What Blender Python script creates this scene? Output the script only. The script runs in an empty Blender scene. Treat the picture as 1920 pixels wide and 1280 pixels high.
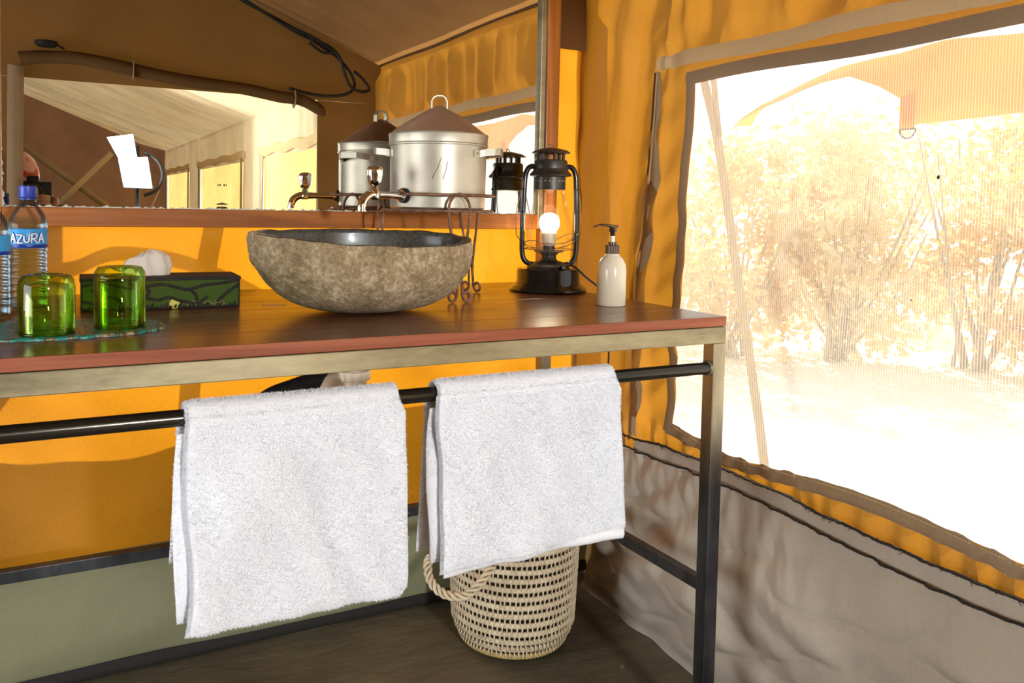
import bpy, math, random
import numpy as np
from mathutils import Vector, Matrix, noise
R = math.radians
sc = bpy.context.scene
C = sc.collection

# ------------------------------------------------------------------ camera, sky, sun, lights, exposure
YAW, PIT, ROL = R(26.97), R(2.59), R(1.12)
Fd = Vector((math.sin(YAW)*math.cos(PIT), math.cos(YAW)*math.cos(PIT), -math.sin(PIT)))
R0 = Vector((math.cos(YAW), -math.sin(YAW), 0)); U0 = R0.cross(Fd)
Rt = R0*math.cos(ROL) + U0*math.sin(ROL); Up = -R0*math.sin(ROL) + U0*math.cos(ROL)
cd = bpy.data.cameras.new('camera'); cam = bpy.data.objects.new('camera', cd); C.objects.link(cam)
m = Matrix((Rt, Up, -Fd)).transposed().to_4x4(); m.translation = Vector((0, 0, 1.03))
cam.matrix_world = m
cd.sensor_width = 36; cd.lens = 1541.4/1920*36
cd.shift_x = (960-871.1)/1920; cd.shift_y = -(640-456.0)/1920
cd.clip_start = .005; cd.clip_end = 200
sc.camera = cam
sc.view_settings.view_transform = 'Standard'; sc.view_settings.look = 'None'
sc.view_settings.exposure = 0.0; sc.view_settings.gamma = 1; sc.view_settings.use_curve_mapping = False
try:
    sc.cycles.max_bounces = 10; sc.cycles.transparent_max_bounces = 24
    sc.cycles.transmission_bounces = 8; sc.cycles.sample_clamp_indirect = 6
    sc.cycles.caustics_refractive = False; sc.cycles.caustics_reflective = False
except Exception: pass

w = bpy.data.worlds.new('sky'); sc.world = w; w.use_nodes = True
nt = w.node_tree; nt.nodes.clear()
wo = nt.nodes.new('ShaderNodeOutputWorld'); bg = nt.nodes.new('ShaderNodeBackground')
bg.inputs[0].default_value = (.93, .97, 1.0, 1); bg.inputs[1].default_value = 1.35
nt.links.new(bg.outputs[0], wo.inputs[0])

sd = bpy.data.lights.new('sun', 'SUN'); sun = bpy.data.objects.new('sun', sd); C.objects.link(sun)
SUNV = Vector((.30, .64, .66)).normalized()
sun.rotation_euler = SUNV.to_track_quat('Z', 'Y').to_euler()
sd.energy = 6.6; sd.color = (1, .93, .82); sd.angle = R(1.2)
LED_POWER = 560.0
# area lamp added out of view, at an invented left doorway, to fill the interior
al = bpy.data.lights.new('left_fill_lamp', 'AREA'); ao = bpy.data.objects.new('left_fill_lamp', al); C.objects.link(ao)
al.shape = 'RECTANGLE'; al.size = 1.15; al.size_y = 1.4; al.energy = 42; al.color = (.90, .95, 1.0)
ao.location = (-1.86, .95, .78); ao.rotation_euler = (0, R(-90), 0)

# ------------------------------------------------------------------ helpers
def thing(name, label, cat, loc=(0, 0, 0), group=None):
    o = bpy.data.objects.new(name, None); C.objects.link(o); o.location = loc; o.empty_display_size = .05
    o['label'] = label; o['category'] = cat
    if group: o['group'] = group
    return o
def root_loc(p):
    while p.parent: p = p.parent
    return Vector(p.location)
def mesh(name, vs, fs, mat, parent=None, smooth=False, label=None, kind=None):
    """vs are world coordinates; below a parent they are made relative to the thing's base."""
    me = bpy.data.meshes.new(name)
    vs = np.asarray(vs, dtype=float).reshape(-1, 3)
    if parent is not None: vs = vs - np.array(root_loc(parent))
    me.from_pydata(vs.tolist() if len(vs) < 200000 else [tuple(v) for v in vs], [], fs if isinstance(fs, list) else fs.tolist())
    me.update()
    if smooth: me.polygons.foreach_set('use_smooth', [True]*len(me.polygons))
    ms = mat if isinstance(mat, (list, tuple)) else [mat]
    for q in ms: me.materials.append(q)
    o = bpy.data.objects.new(name, me); C.objects.link(o)
    if parent is not None: o.parent = parent
    if label: o['label'] = label
    if kind: o['kind'] = kind
    return o
def tag(o, label, cat, group=None):
    o['label'] = label; o['category'] = cat
    if group: o['group'] = group
    return o
class G:
    """collects shapes for one mesh"""
    def __init__(s): s.v = []; s.f = []; s.m = []
    def add(s, v, f, mi=0):
        n = len(s.v); s.v += [tuple(p) for p in v]; s.f += [tuple(i+n for i in q) for q in f]; s.m += [mi]*len(f); return s
    def box(s, a, b, mi=0, bev=0.0):
        x0, y0, z0 = [min(a[i], b[i]) for i in range(3)]; x1, y1, z1 = [max(a[i], b[i]) for i in range(3)]
        if bev <= 0:
            v = [(x, y, z) for x in (x0, x1) for y in (y0, y1) for z in (z0, z1)]
            return s.add(v, [(0, 1, 3, 2), (4, 6, 7, 5), (0, 4, 5, 1), (2, 3, 7, 6), (0, 2, 6, 4), (1, 5, 7, 3)], mi)
        bm = bmesh.new(); bmesh.ops.create_cube(bm, size=1)
        for q in bm.verts: q.co = Vector((x0+(q.co.x+.5)*(x1-x0), y0+(q.co.y+.5)*(y1-y0), z0+(q.co.z+.5)*(z1-z0)))
        bmesh.ops.bevel(bm, geom=bm.edges[:], offset=bev, segments=2, affect='EDGES', profile=.5)
        bm.verts.index_update()
        s.add([q.co[:] for q in bm.verts], [[q.index for q in f.verts] for f in bm.faces], mi); bm.free(); return s
    def tube(s, pts, r, seg=8, closed=False, cap=True, mi=0, flat=1.0):
        P = [Vector(p) for p in pts]; n = len(P); rs = r if hasattr(r, '__len__') else [r]*n
        v = []; prev = None
        for i in range(n):
            if closed: t = P[(i+1) % n]-P[i-1]
            else: t = P[min(i+1, n-1)]-P[max(i-1, 0)]
            if t.length < 1e-9: t = Vector((0, 0, 1))
            t.normalize()
            if prev is None:
                a = Vector((0, 0, 1)) if abs(t.z) < .9 else Vector((1, 0, 0)); nrm = a.cross(t).normalized()
            else: nrm = (prev-t*prev.dot(t)).normalized()
            prev = nrm; bi = t.cross(nrm)
            for k in range(seg):
                an = 2*math.pi*k/seg; v.append(P[i]+nrm*math.cos(an)*rs[i]+bi*math.sin(an)*rs[i]*flat)
        f = []
        for i in range(n if closed else n-1):
            j = (i+1) % n
            for k in range(seg):
                l = (k+1) % seg; f.append((i*seg+k, i*seg+l, j*seg+l, j*seg+k))
        if cap and not closed: f.append(tuple(range(seg-1, -1, -1))); f.append(tuple((n-1)*seg+k for k in range(seg)))
        return s.add(v, f, mi)
    def lathe(s, prof, c=(0, 0, 0), seg=40, axis=None, mi=0, sx=1, sy=1):
        v = []; f = []; M = None
        if axis is not None: M = Vector((0, 0, 1)).rotation_difference(Vector(axis).normalized()).to_matrix()
        n = len(prof)
        for r, z in prof:
            for k in range(seg):
                a = 2*math.pi*k/seg; p = Vector((r*math.cos(a)*sx, r*math.sin(a)*sy, z))
                if M: p = M @ p
                v.append(p+Vector(c))
        for i in range(n-1):
            for k in range(seg):
                l = (k+1) % seg; f.append((i*seg+k, i*seg+l, (i+1)*seg+l, (i+1)*seg+k))
        if prof[0][0] > 1e-6: f.append(tuple(range(seg-1, -1, -1)))
        if prof[-1][0] > 1e-6: f.append(tuple((n-1)*seg+k for k in range(seg)))
        return s.add(v, f, mi)
    def grid(s, fn, nu, nv, mi=0, wrap=False):
        v = []; f = []
        for j in range(nv+1):
            for i in range(nu+(0 if wrap else 1)): v.append(fn(i/nu, j/nv))
        W = nu if wrap else nu+1
        for j in range(nv):
            for i in range(nu):
                i2 = (i+1) % W; f.append((j*W+i, j*W+i2, (j+1)*W+i2, (j+1)*W+i))
        return s.add(v, f, mi)
    def out(s, name, mat, parent=None, smooth=True, label=None, kind=None, auto=None):
        o = mesh(name, s.v, s.f, mat, parent, smooth, label, kind)
        if any(s.m): o.data.polygons.foreach_set('material_index', s.m)
        if smooth and auto is not None:
            me = o.data; bm = bmesh.new(); bm.from_mesh(me)
            for e in bm.edges:
                if len(e.link_faces) == 2 and e.calc_face_angle(0) > auto: e.smooth = False
            bm.to_mesh(me); bm.free()
        return o
import bmesh
def spline(pts, n=8, closed=False):
    P = [Vector(p) for p in pts]; N = len(P); out = []
    for i in range(N if closed else N-1):
        if closed: a, b, c, d = P[i-1], P[i], P[(i+1) % N], P[(i+2) % N]
        else: a, b, c, d = P[max(i-1, 0)], P[i], P[i+1], P[min(i+2, N-1)]
        for k in range(n):
            t = k/n
            out.append(.5*((2*b)+(c-a)*t+(2*a-5*b+4*c-d)*t*t+(3*b-a-3*c+d)*t**3))
    if not closed: out.append(P[-1])
    return out
def nz(x, y=0, z=0): return noise.noise(Vector((x, y, z)))
def lerp(a, b, t): return a+(b-a)*t
def sstep(a, b, x):
    t = max(0, min(1, (x-a)/(b-a))); return t*t*(3-2*t)
def interp(x, xs, ys): return float(np.interp(x, xs, ys))

# ------------------------------------------------------------------ materials
def newmat(name):
    m = bpy.data.materials.new(name); m.use_nodes = True; n = m.node_tree; n.nodes.clear()
    o = n.nodes.new('ShaderNodeOutputMaterial'); return m, n, o
def tex(n, kind='ShaderNodeTexNoise', scale=5, detail=3, stretch=(1, 1, 1), rot=(0, 0, 0), **kw):
    tc = n.nodes.new('ShaderNodeTexCoord'); mp = n.nodes.new('ShaderNodeMapping')
    mp.inputs['Scale'].default_value = stretch; mp.inputs['Rotation'].default_value = rot
    n.links.new(tc.outputs['Object'], mp.inputs[0]); t = n.nodes.new(kind)
    if 'Scale' in t.inputs: t.inputs['Scale'].default_value = scale
    if 'Detail' in t.inputs: t.inputs['Detail'].default_value = detail
    for k, v in kw.items():
        if k in t.inputs: t.inputs[k].default_value = v
        else: setattr(t, k, v)
    n.links.new(mp.outputs[0], t.inputs['Vector']); return t
def ramp(n, src, stops, interp='LINEAR'):
    r = n.nodes.new('ShaderNodeValToRGB'); r.color_ramp.interpolation = interp
    e = r.color_ramp.elements
    while len(e) < len(stops): e.new(.5)
    for i, (p, c) in enumerate(stops):
        e[i].position = p; e[i].color = (*c, 1) if len(c) == 3 else c
    n.links.new(src, r.inputs[0]); return r
def bump(n, h, strength=.3, dist=.002, normal=None):
    b = n.nodes.new('ShaderNodeBump'); b.inputs['Strength'].default_value = strength; b.inputs['Distance'].default_value = dist
    n.links.new(h, b.inputs['Height'])
    if normal: n.links.new(normal, b.inputs['Normal'])
    return b
def pbr(name, col=(.5, .5, .5), rough=.5, metal=0, col2=None, nscale=8, stretch=(1, 1, 1), bstr=0, bdist=.002, bscale=None,
        coat=0, spec=None, stops=None, sheen=0, rough2=None, detail=4, sub=0, trans=0, ior=1.45):
    m, n, o = newmat(name); p = n.nodes.new('ShaderNodeBsdfPrincipled'); n.links.new(p.outputs[0], o.inputs[0])
    p.inputs['Base Color'].default_value = (*col, 1); p.inputs['Roughness'].default_value = rough; p.inputs['Metallic'].default_value = metal
    p.inputs['Coat Weight'].default_value = coat; p.inputs['Coat Roughness'].default_value = .08
    p.inputs['Transmission Weight'].default_value = trans; p.inputs['IOR'].default_value = ior
    if spec is not None: p.inputs['Specular IOR Level'].default_value = spec
    if sheen: p.inputs['Sheen Weight'].default_value = sheen
    if sub: p.inputs['Subsurface Weight'].default_value = sub; p.inputs['Subsurface Radius'].default_value = (.01, .008, .006)
    if col2 is not None or stops:
        t = tex(n, scale=nscale, detail=detail, stretch=stretch)
        r = ramp(n, t.outputs['Fac'], stops or [(.3, col), (.7, col2)]); n.links.new(r.outputs[0], p.inputs['Base Color'])
        if rough2 is not None:
            q = ramp(n, t.outputs['Fac'], [(.35, (rough,)*3), (.65, (rough2,)*3)]); n.links.new(q.outputs[0], p.inputs['Roughness'])
    if bstr:
        t = tex(n, scale=bscale or nscale*4, detail=5, stretch=stretch); b = bump(n, t.outputs['Fac'], bstr, bdist); n.links.new(b.outputs[0], p.inputs['Normal'])
    return m
def canvas(name, col, tcol, tw=.5, weave=420, var=.16, wave_axis=True):
    """woven tent cloth: reflects its own colour and lets light through in a warmer one"""
    m, n, o = newmat(name)
    d = n.nodes.new('ShaderNodeBsdfDiffuse'); t = n.nodes.new('ShaderNodeBsdfTranslucent'); mx = n.nodes.new('ShaderNodeMixShader')
    mx.inputs[0].default_value = tw
    a = tex(n, scale=3.5, detail=5); fine = tex(n, scale=160, detail=2)
    add = n.nodes.new('ShaderNodeMath'); add.operation = 'MULTIPLY_ADD'; add.inputs[1].default_value = .35; n.links.new(fine.outputs['Fac'], add.inputs[0]); n.links.new(a.outputs['Fac'], add.inputs[2])
    k = lambda c, s: tuple(min(1, x*s) for x in c)
    r1 = ramp(n, add.outputs[0], [(.4, k(col, 1-var)), (.95, k(col, 1+var))]); r2 = ramp(n, add.outputs[0], [(.4, k(tcol, 1-var)), (.95, k(tcol, 1+var))])
    n.links.new(r1.outputs[0], d.inputs[0]); n.links.new(r2.outputs[0], t.inputs[0])
    w1 = tex(n, 'ShaderNodeTexWave', scale=weave/6.28*1.0, detail=0, bands_direction='Z'); w2 = tex(n, 'ShaderNodeTexWave', scale=weave/6.28, detail=0, bands_direction='X')
    s = n.nodes.new('ShaderNodeMath'); s.operation = 'ADD'; n.links.new(w1.outputs['Fac'], s.inputs[0]); n.links.new(w2.outputs['Fac'], s.inputs[1])
    b = bump(n, s.outputs[0], .12, .0005)
    b2 = bump(n, a.outputs['Fac'], .25, .01, b.outputs[0])
    n.links.new(b2.outputs[0], d.inputs['Normal']); n.links.new(b2.outputs[0], t.inputs['Normal'])
    n.links.new(d.outputs[0], mx.inputs[1]); n.links.new(t.outputs[0], mx.inputs[2]); n.links.new(mx.outputs[0], o.inputs[0])
    return m
def glass(name, tint=(1, 1, 1), rough=0.0, ior=1.45, facing=None, k=1.0):
    """thin pane glass: clear body with fresnel reflection"""
    m, n, o = newmat(name); t = n.nodes.new('ShaderNodeBsdfTransparent'); g = n.nodes.new('ShaderNodeBsdfGlossy'); mx = n.nodes.new('ShaderNodeMixShader')
    lw = n.nodes.new('ShaderNodeLayerWeight'); lw.inputs[0].default_value = .45
    t.inputs[0].default_value = (*tint, 1); g.inputs['Roughness'].default_value = rough
    if facing:
        r = ramp(n, lw.outputs['Facing'], [(0, tint), (.75, tint), (1, facing)]); n.links.new(r.outputs[0], t.inputs[0])
    fr = n.nodes.new('ShaderNodeFresnel'); fr.inputs[0].default_value = ior
    km = n.nodes.new('ShaderNodeMath'); km.operation = 'MULTIPLY'; km.inputs[1].default_value = k; n.links.new(fr.outputs[0], km.inputs[0])
    n.links.new(km.outputs[0], mx.inputs[0]); n.links.new(t.outputs[0], mx.inputs[1]); n.links.new(g.outputs[0], mx.inputs[2]); n.links.new(mx.outputs[0], o.inputs[0])
    return m
def emit(name, col, s):
    m, n, o = newmat(name); e = n.nodes.new('ShaderNodeEmission'); e.inputs[0].default_value = (*col, 1); e.inputs[1].default_value = s
    n.links.new(e.outputs[0], o.inputs[0]); return m

M = {}
M['orange'] = canvas('orange_canvas', (.34, .175, .05), (.69, .275, .010), .55)
M['tan'] = canvas('tan_canvas', (.30, .165, .07), (.43, .185, .014), .52)
M['brown'] = canvas('brown_canvas', (.15, .085, .035), (.35, .16, .03), .12)
M['roof'] = canvas('roof_canvas', (.34, .20, .09), (.60, .30, .09), .34)
M['cream'] = canvas('cream_canvas', (.62, .50, .33), (.75, .58, .34), .20)
M['purple'] = canvas('dull_brown_canvas', (.30, .18, .13), (.2, .1, .06), .1)
M['olive'] = canvas('olive_pvc', (.25, .245, .155), (.3, .3, .15), .06, weave=200)
M['greyskirt'] = canvas('taupe_pvc', (.48, .415, .335), (.5, .4, .3), .03)
M['band'] = canvas('cream_webbing', (.66, .50, .28), (.8, .6, .3), .15)
M['webbing'] = canvas('brown_webbing', (.34, .25, .155), (.4, .24, .1), .10)
M['seam'] = canvas('dark_seam_tape', (.16, .10, .05), (.3, .15, .04), .2)
M['awning'] = canvas('awning_canvas', (.7, .34, .07), (.85, .40, .04), .6)
M['dark_cloth'] = pbr('dark_cloth', (.02, .018, .016), .9)
M['thread'] = pbr('dark_thread', (.03, .02, .015), .8)

def wood(name, c1, c2, c3, scale=18, coat=.0, rough=.35, axis=0, st=.06):
    s = [1, 1, 1]; s[axis] = st
    m, n, o = newmat(name); p = n.nodes.new('ShaderNodeBsdfPrincipled'); n.links.new(p.outputs[0], o.inputs[0])
    t = tex(n, scale=scale, detail=8, stretch=tuple(s), Distortion=1.2, Roughness=.62); r = ramp(n, t.outputs['Fac'], [(.28, c1), (.5, c2), (.74, c3)])
    n.links.new(r.outputs[0], p.inputs['Base Color']); p.inputs['Roughness'].default_value = rough
    big = tex(n, scale=7, detail=3); rr = ramp(n, big.outputs['Fac'], [(.35, (rough*.92,)*3), (.65, (rough*1.1,)*3)]); n.links.new(rr.outputs[0], p.inputs['Roughness'])
    p.inputs['Coat Weight'].default_value = coat; p.inputs['Coat Roughness'].default_value = .16
    if rough >= .5: p.inputs['Specular IOR Level'].default_value = .2
    t2 = tex(n, scale=scale*9, detail=3, stretch=tuple(s)); b = bump(n, t2.outputs['Fac'], .18, .0008); n.links.new(b.outputs[0], p.inputs['Normal'])
    return m
M['top'] = wood('mahogany_varnished', (.06, .017, .007), (.15, .045, .018), (.26, .095, .042), 22, .2, .30)
M['topedge'] = wood('mahogany_sawn_edge', (.19, .05, .022), (.32, .095, .045), (.43, .155, .08), 30, 0, .5)
M['mirwood'] = wood('mirror_frame_wood', (.16, .04, .006), (.40, .125, .018), (.60, .23, .045), 16, 0, .5)
M['mirwoodv'] = wood('mirror_frame_wood_upright', (.16, .04, .006), (.40, .125, .018), (.60, .23, .045), 16, .2, .36, axis=2)

# worn bare steel
m, n, o = newmat('worn_steel'); p = n.nodes.new('ShaderNodeBsdfPrincipled'); n.links.new(p.outputs[0], o.inputs[0])
t = tex(n, scale=9, detail=8, stretch=(.25, 1, 1), Roughness=.7); r = ramp(n, t.outputs['Fac'], [(.3, (.12, .095, .05)), (.5, (.34, .28, .16)), (.72, (.52, .45, .28))]); n.links.new(r.outputs[0], p.inputs['Base Color'])
p.inputs['Metallic'].default_value = .45; p.inputs['Roughness'].default_value = .38
b = bump(n, t.outputs['Fac'], .2, .001); n.links.new(b.outputs[0], p.inputs['Normal']); M['steel'] = m
m, n, o = newmat('dark_steel'); p = n.nodes.new('ShaderNodeBsdfPrincipled'); n.links.new(p.outputs[0], o.inputs[0])
t = tex(n, scale=14, detail=8, stretch=(1, 1, .3), Roughness=.7); r = ramp(n, t.outputs['Fac'], [(.35, (.018, .018, .02)), (.6, (.06, .062, .07)), (.8, (.2, .15, .12))]); n.links.new(r.outputs[0], p.inputs['Base Color'])
p.inputs['Metallic'].default_value = .5; p.inputs['Roughness'].default_value = .36; M['darksteel'] = m
M['rust'] = pbr('rusty_iron', (.16, .07, .035), .62, .45, (.34, .19, .11), nscale=60, bstr=.4, bdist=.0006)
M['chrome'] = pbr('chrome', (.85, .82, .78), .07, 1)
M['galv'] = pbr('galvanised_tin', (.40, .36, .28), .42, .8, (.66, .61, .50), nscale=11, rough2=.52, bstr=.12, bdist=.001, bscale=30)
M['lidtin'] = pbr('brown_tarnished_tin', (.34, .18, .10), .45, .35, (.52, .33, .21), nscale=9, rough2=.5, bstr=.12, bdist=.0008, bscale=60)
M['black'] = pbr('black_enamel', (.012, .012, .013), .22, .3, coat=.5)
M['gunmetal'] = pbr('dark_gunmetal', (.055, .05, .045), .42, .6, (.10, .09, .08), nscale=30)
M['rubber'] = pbr('black_rubber', (.012, .012, .012), .55)
M['wire'] = pbr('dull_wire', (.20, .16, .10), .4, .8)
M['globe'] = glass('lamp_globe_glass', (.99, .98, .96), 0, 1.3, None, .35)
M['bulb'] = emit('lit_bulb', (1, .80, .55), 26)
M['bulbbase'] = pbr('white_bulb_base', (.85, .72, .55), .4)
M['clear'] = glass('clear_plastic', (.94, .98, 1), .02, 1.35, (.55, .70, .80), .8)
M['green'] = glass('green_glass', (.52, .82, .10), .02, 1.5, (.07, .28, .01))
M['greensolid'] = pbr('green_glass_heavy', (.22, .62, .02), .02, trans=1, ior=1.3)
M['cap'] = pbr('blue_cap', (.03, .06, .38), .35)
M['label'] = pbr('blue_label', (.04, .34, .72), .35)
M['labeldark'] = pbr('navy_print', (.01, .03, .28), .35)
M['white'] = pbr('white_print', (.9, .92, .95), .4)
M['soap'] = pbr('ivory_ceramic', (.78, .69, .52), .22, coat=.4)
M['pump'] = pbr('bronze_pump', (.10, .065, .05), .22, .7)
M['pumpw'] = pbr('white_stem', (.85, .83, .8), .3)
M['pvc'] = pbr('ivory_pvc', (.72, .60, .44), .38)
M['tissue'] = pbr('white_tissue', (.80, .70, .60), .9, sub=.2)
M['terry'] = pbr('white_terry', (.90, .91, .95), .95, sheen=.3)
M['straw'] = pbr('pale_palm_leaf', (.56, .44, .28), .6, 0, (.74, .62, .44), nscale=45, bstr=.3, bdist=.0008, bscale=200)
M['straw2'] = pbr('golden_palm_leaf', (.50, .34, .10), .6, 0, (.66, .48, .2), nscale=40)
M['inside'] = pbr('basket_inside_shade', (.05, .035, .02), .9)

# ------------------------------------------------------------------ setting: floor, walls, roof
EAVE = 1.64; RX = -.35; RZ = 2.27; XW = 1.32; YB = 1.904
def roofz(x): return EAVE+(RZ-EAVE)*(XW-x)/(XW-RX) if x > RX else RZ-(RX-x)*.38

m, n, o = newmat('groundsheet'); p = n.nodes.new('ShaderNodeBsdfPrincipled'); n.links.new(p.outputs[0], o.inputs[0])
t = tex(n, scale=2.2, detail=6); r = ramp(n, t.outputs['Fac'], [(.3, (.06, .05, .03)), (.7, (.19, .15, .085))]); n.links.new(r.outputs[0], p.inputs['Base Color'])
p.inputs['Roughness'].default_value = .55; t2 = tex(n, scale=22, detail=4, stretch=(.5, 1.2, 1)); b = bump(n, t2.outputs['Fac'], .5, .012); n.links.new(b.outputs[0], p.inputs['Normal'])
M['floor'] = m
g = G(); g.grid(lambda u, v: (lerp(-2.3, 1.368, u), lerp(-7.2, 1.915, v), .006*nz(u*16, v*24)-.006), 90, 160)
o = g.out('floor', M['floor']); o['kind'] = 'structure'

def foldback(x, z):
    f = .012*nz(x*1.4+z*1.1, z*1.3, 3)+.010*nz((x*.8+z)*3.2, (z-x*.6)*1.0, 7)
    f += .005*nz((x+z*.7)*9, (z-x)*1.5, 1)
    k = sstep(1.10, 1.36, x)*sstep(.95, 1.1, z)
    f -= .018*k*math.exp(-((x-1.20-(z-1.1)*.05)/.03)**2)
    f += (.020*nz((x*.75+z)*3.4, (z-x*.75)*.9, 17)+.008*nz((x+z)*9, (z-x)*1.2, 5))*sstep(.86, .70, z)
    return f*1.25
g = G()
g.grid(lambda u, v: (lambda x: (lambda z: (x, YB+foldback(x, z)*sstep(.25, .4, z), z))(lerp(.245+.008*math.sin(x*5), roofz(x)+.01, v)))(lerp(-1.9, 1.375, u)), 190, 110)
wb = g.out('wall_back', M['orange']); wb['kind'] = 'structure'
# PVC skirt at the foot of the back wall
def sk(u, v):
    x = lerp(-1.9, 1.36, u); z = lerp(.270+.006*math.sin(x*4), -.004, v)
    y = YB-.012-.028*math.sin(min(1, v*1.02)*math.pi)**1.0*(1+.35*nz(x*2.5, v*2))-.006*nz(x*5, v*4, 2)
    if v > .86: y += .03*(v-.86)/.14
    return (x, y, z)
g = G(); g.grid(sk, 150, 40)
o = g.out('baseboard_back', M['olive']); o['kind'] = 'structure'
g = G(); g.tube([(x, YB-.012+.004*math.sin(x*3), .018+.003*math.sin(x*2)) for x in np.linspace(-1.9, 1.36, 50)], .019, 10)
o = g.out('trim_1', M['dark_cloth']); o['kind'] = 'structure'
# dark hem tape joining the orange cloth and the skirt
g = G(); g.grid(lambda u, v: (lerp(-1.9, 1.36, u), YB-.020-.003*math.sin(v*math.pi), lerp(.272, .262, v)+.006*math.sin(lerp(-1.9, 1.36, u)*4)), 80, 3)
o = g.out('trim_2', M['webbing']); o['kind'] = 'structure'

# right wall with the mesh window. y grows away from the camera
def win_left(z): return 1.449+(1.327-z)*.052+.004*math.sin(z*19)
def win_bot(y): return .512+.010*math.sin((y-1.49)*9.0)-.010*sstep(1.44, 1.49, y)*0+.012*sstep(1.3, 1.49, y)
def win_top(y): return 1.322+.003*math.sin(y*11)
WR = .30
def foldright(y, z, above=1.0):
    f = 0
    # gathers above the band
    k = sstep(1.375, 1.45, z)*sstep(1.66, 1.5, y)
    f += k*(.026*nz(y*13, z*1.2, 5)+.010*nz(y*29, z*1.0, 9))*sstep(1.62, 1.56, z)
    # broad upright folds beside the window
    k2 = sstep(1.52, 1.62, y)
    f += k2*(.030*nz(y*7+z*.9, z*.6, 2)+.010*nz(y*17+z*1.2, z*.8, 6))*sstep(1.92, 1.84, y)
    # slanting pulls towards the seam
    k3 = sstep(1.44, 1.52, y)*sstep(1.66, 1.60, y)
    f += k3*.011*nz((y*.7+z)*14, (y-z)*2.0, 4)
    f += sstep(1.6, 1.75, y)*.010*nz((y*.8-z*.7)*10, (y+z)*1.6, 8)
    f -= .006*math.exp(-((y-1.562-(1.1-z)*.09)/.012)**2)
    # gathers below the window
    k4 = sstep(.52, .49, z)
    f += k4*(.007*nz(y*26, z*4, 6)+.005*math.sin(y*95+3*nz(y*4, 0, 0)))
    return f*1.7
def wallright(y, z): return XW+foldright(y, z)
def rgrid():
    v = []; idx = {}; f = []
    ys = [('a', i/40) for i in range(40)]+[('b', i/110) for i in range(110)]+[('c', i/70) for i in range(71)]
    zs = [('a', i/16) for i in range(16)]+[('b', i/60) for i in range(60)]+[('c', i/36) for i in range(37)]
    for j, (zt, zf) in enumerate(zs):
        for i, (yt, yf) in enumerate(ys):
            z0 = {'a': lerp(.40, .515, zf), 'b': lerp(.515, 1.325, zf), 'c': lerp(1.325, EAVE+.01, zf)}[zt]
            yl = win_left(min(max(z0, .515), 1.325)); y = {'a': lerp(-.1, WR, yf), 'b': lerp(WR, yl, yf), 'c': lerp(yl, 1.93, yf)}[yt]
            zb, zt_ = win_bot(y), win_top(y)
            z = {'a': lerp(.40, zb, zf), 'b': lerp(zb, zt_, zf), 'c': lerp(zt_, EAVE+.01, zf)}[zt]
            v.append((wallright(y, z)+.035*sstep(1.80, 1.93, y)*0, y, z))
    W = len(ys)
    for j in range(len(zs)-1):
        for i in range(W-1):
            if ys[i][0] == 'b' and zs[j][0] == 'b': continue
            f.append((j*W+i, j*W+i+1, (j+1)*W+i+1, (j+1)*W+i))
    return v, f
v, f = rgrid()
o = mesh('wall_right', v, f, M['tan'], None, True); o['kind'] = 'structure'; wr = o

# the mesh window: screen, webbing borders
win = bpy.data.objects.new('window_1', None); C.objects.link(win); win['kind'] = 'structure'; win.location = (XW, .9, .9)
m, n, o = newmat('insect_mesh')
tc = n.nodes.new('ShaderNodeTexCoord')
def threads(axis, freq):
    sx = n.nodes.new('ShaderNodeSeparateXYZ'); n.links.new(tc.outputs['Object'], sx.inputs[0])
    mu = n.nodes.new('ShaderNodeMath'); mu.operation = 'MULTIPLY'; mu.inputs[1].default_value = freq*2*math.pi; n.links.new(sx.outputs[axis], mu.inputs[0])
    si = n.nodes.new('ShaderNodeMath'); si.operation = 'SINE'; n.links.new(mu.outputs[0], si.inputs[0]); return si
a = threads('Y', 205); b = threads('Z', 300)
s1 = n.nodes.new('ShaderNodeMapRange'); s1.inputs[1].default_value = -.2; s1.inputs[2].default_value = 1; s1.inputs[3].default_value = 0; s1.inputs[4].default_value = .34; n.links.new(a.outputs[0], s1.inputs[0])
s2 = n.nodes.new('ShaderNodeMapRange'); s2.inputs[1].default_value = -.2; s2.inputs[2].default_value = 1; s2.inputs[3].default_value = .24; s2.inputs[4].default_value = .34; n.links.new(b.outputs[0], s2.inputs[0])
ad = n.nodes.new('ShaderNodeMath'); ad.operation = 'ADD'; n.links.new(s1.outputs[0], ad.inputs[0]); n.links.new(s2.outputs[0], ad.inputs[1])
tr = n.nodes.new('ShaderNodeBsdfTransparent'); df = n.nodes.new('ShaderNodeBsdfTranslucent'); dd = n.nodes.new('ShaderNodeBsdfDiffuse')
df.inputs[0].default_value = (.78, .70, .60, 1); dd.inputs[0].default_value = (.7, .62, .52, 1)
m1 = n.nodes.new('ShaderNodeMixShader'); m1.inputs[0].default_value = .8; n.links.new(dd.outputs[0], m1.inputs[1]); n.links.new(df.outputs[0], m1.inputs[2])
m2 = n.nodes.new('ShaderNodeMixShader'); n.links.new(ad.outputs[0], m2.inputs[0]); n.links.new(tr.outputs[0], m2.inputs[1]); n.links.new(m1.outputs[0], m2.inputs[2]); n.links.new(m2.outputs[0], o.inputs[0])
M['mesh'] = m
def meshfold(y, z):
    return .006*nz(y*3, z*2, 11)+.006*math.exp(-((y-1.44+(1.3-z)*.10)/.02)**2)+.004*math.exp(-(((y-1.15)-(z-1.1)*.45)/.015)**2)
g = G(); g.grid(lambda u, v: (lambda z0: (lambda y: (XW+.008+meshfold(y, lerp(win_bot(y)-.01, win_top(y)+.01, v)), y, lerp(win_bot(y)-.01, win_top(y)+.01, v)))(lerp(WR-.01, win_left(z0)+.01, u)))(lerp(.515, 1.325, v)), 90, 70)
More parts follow.
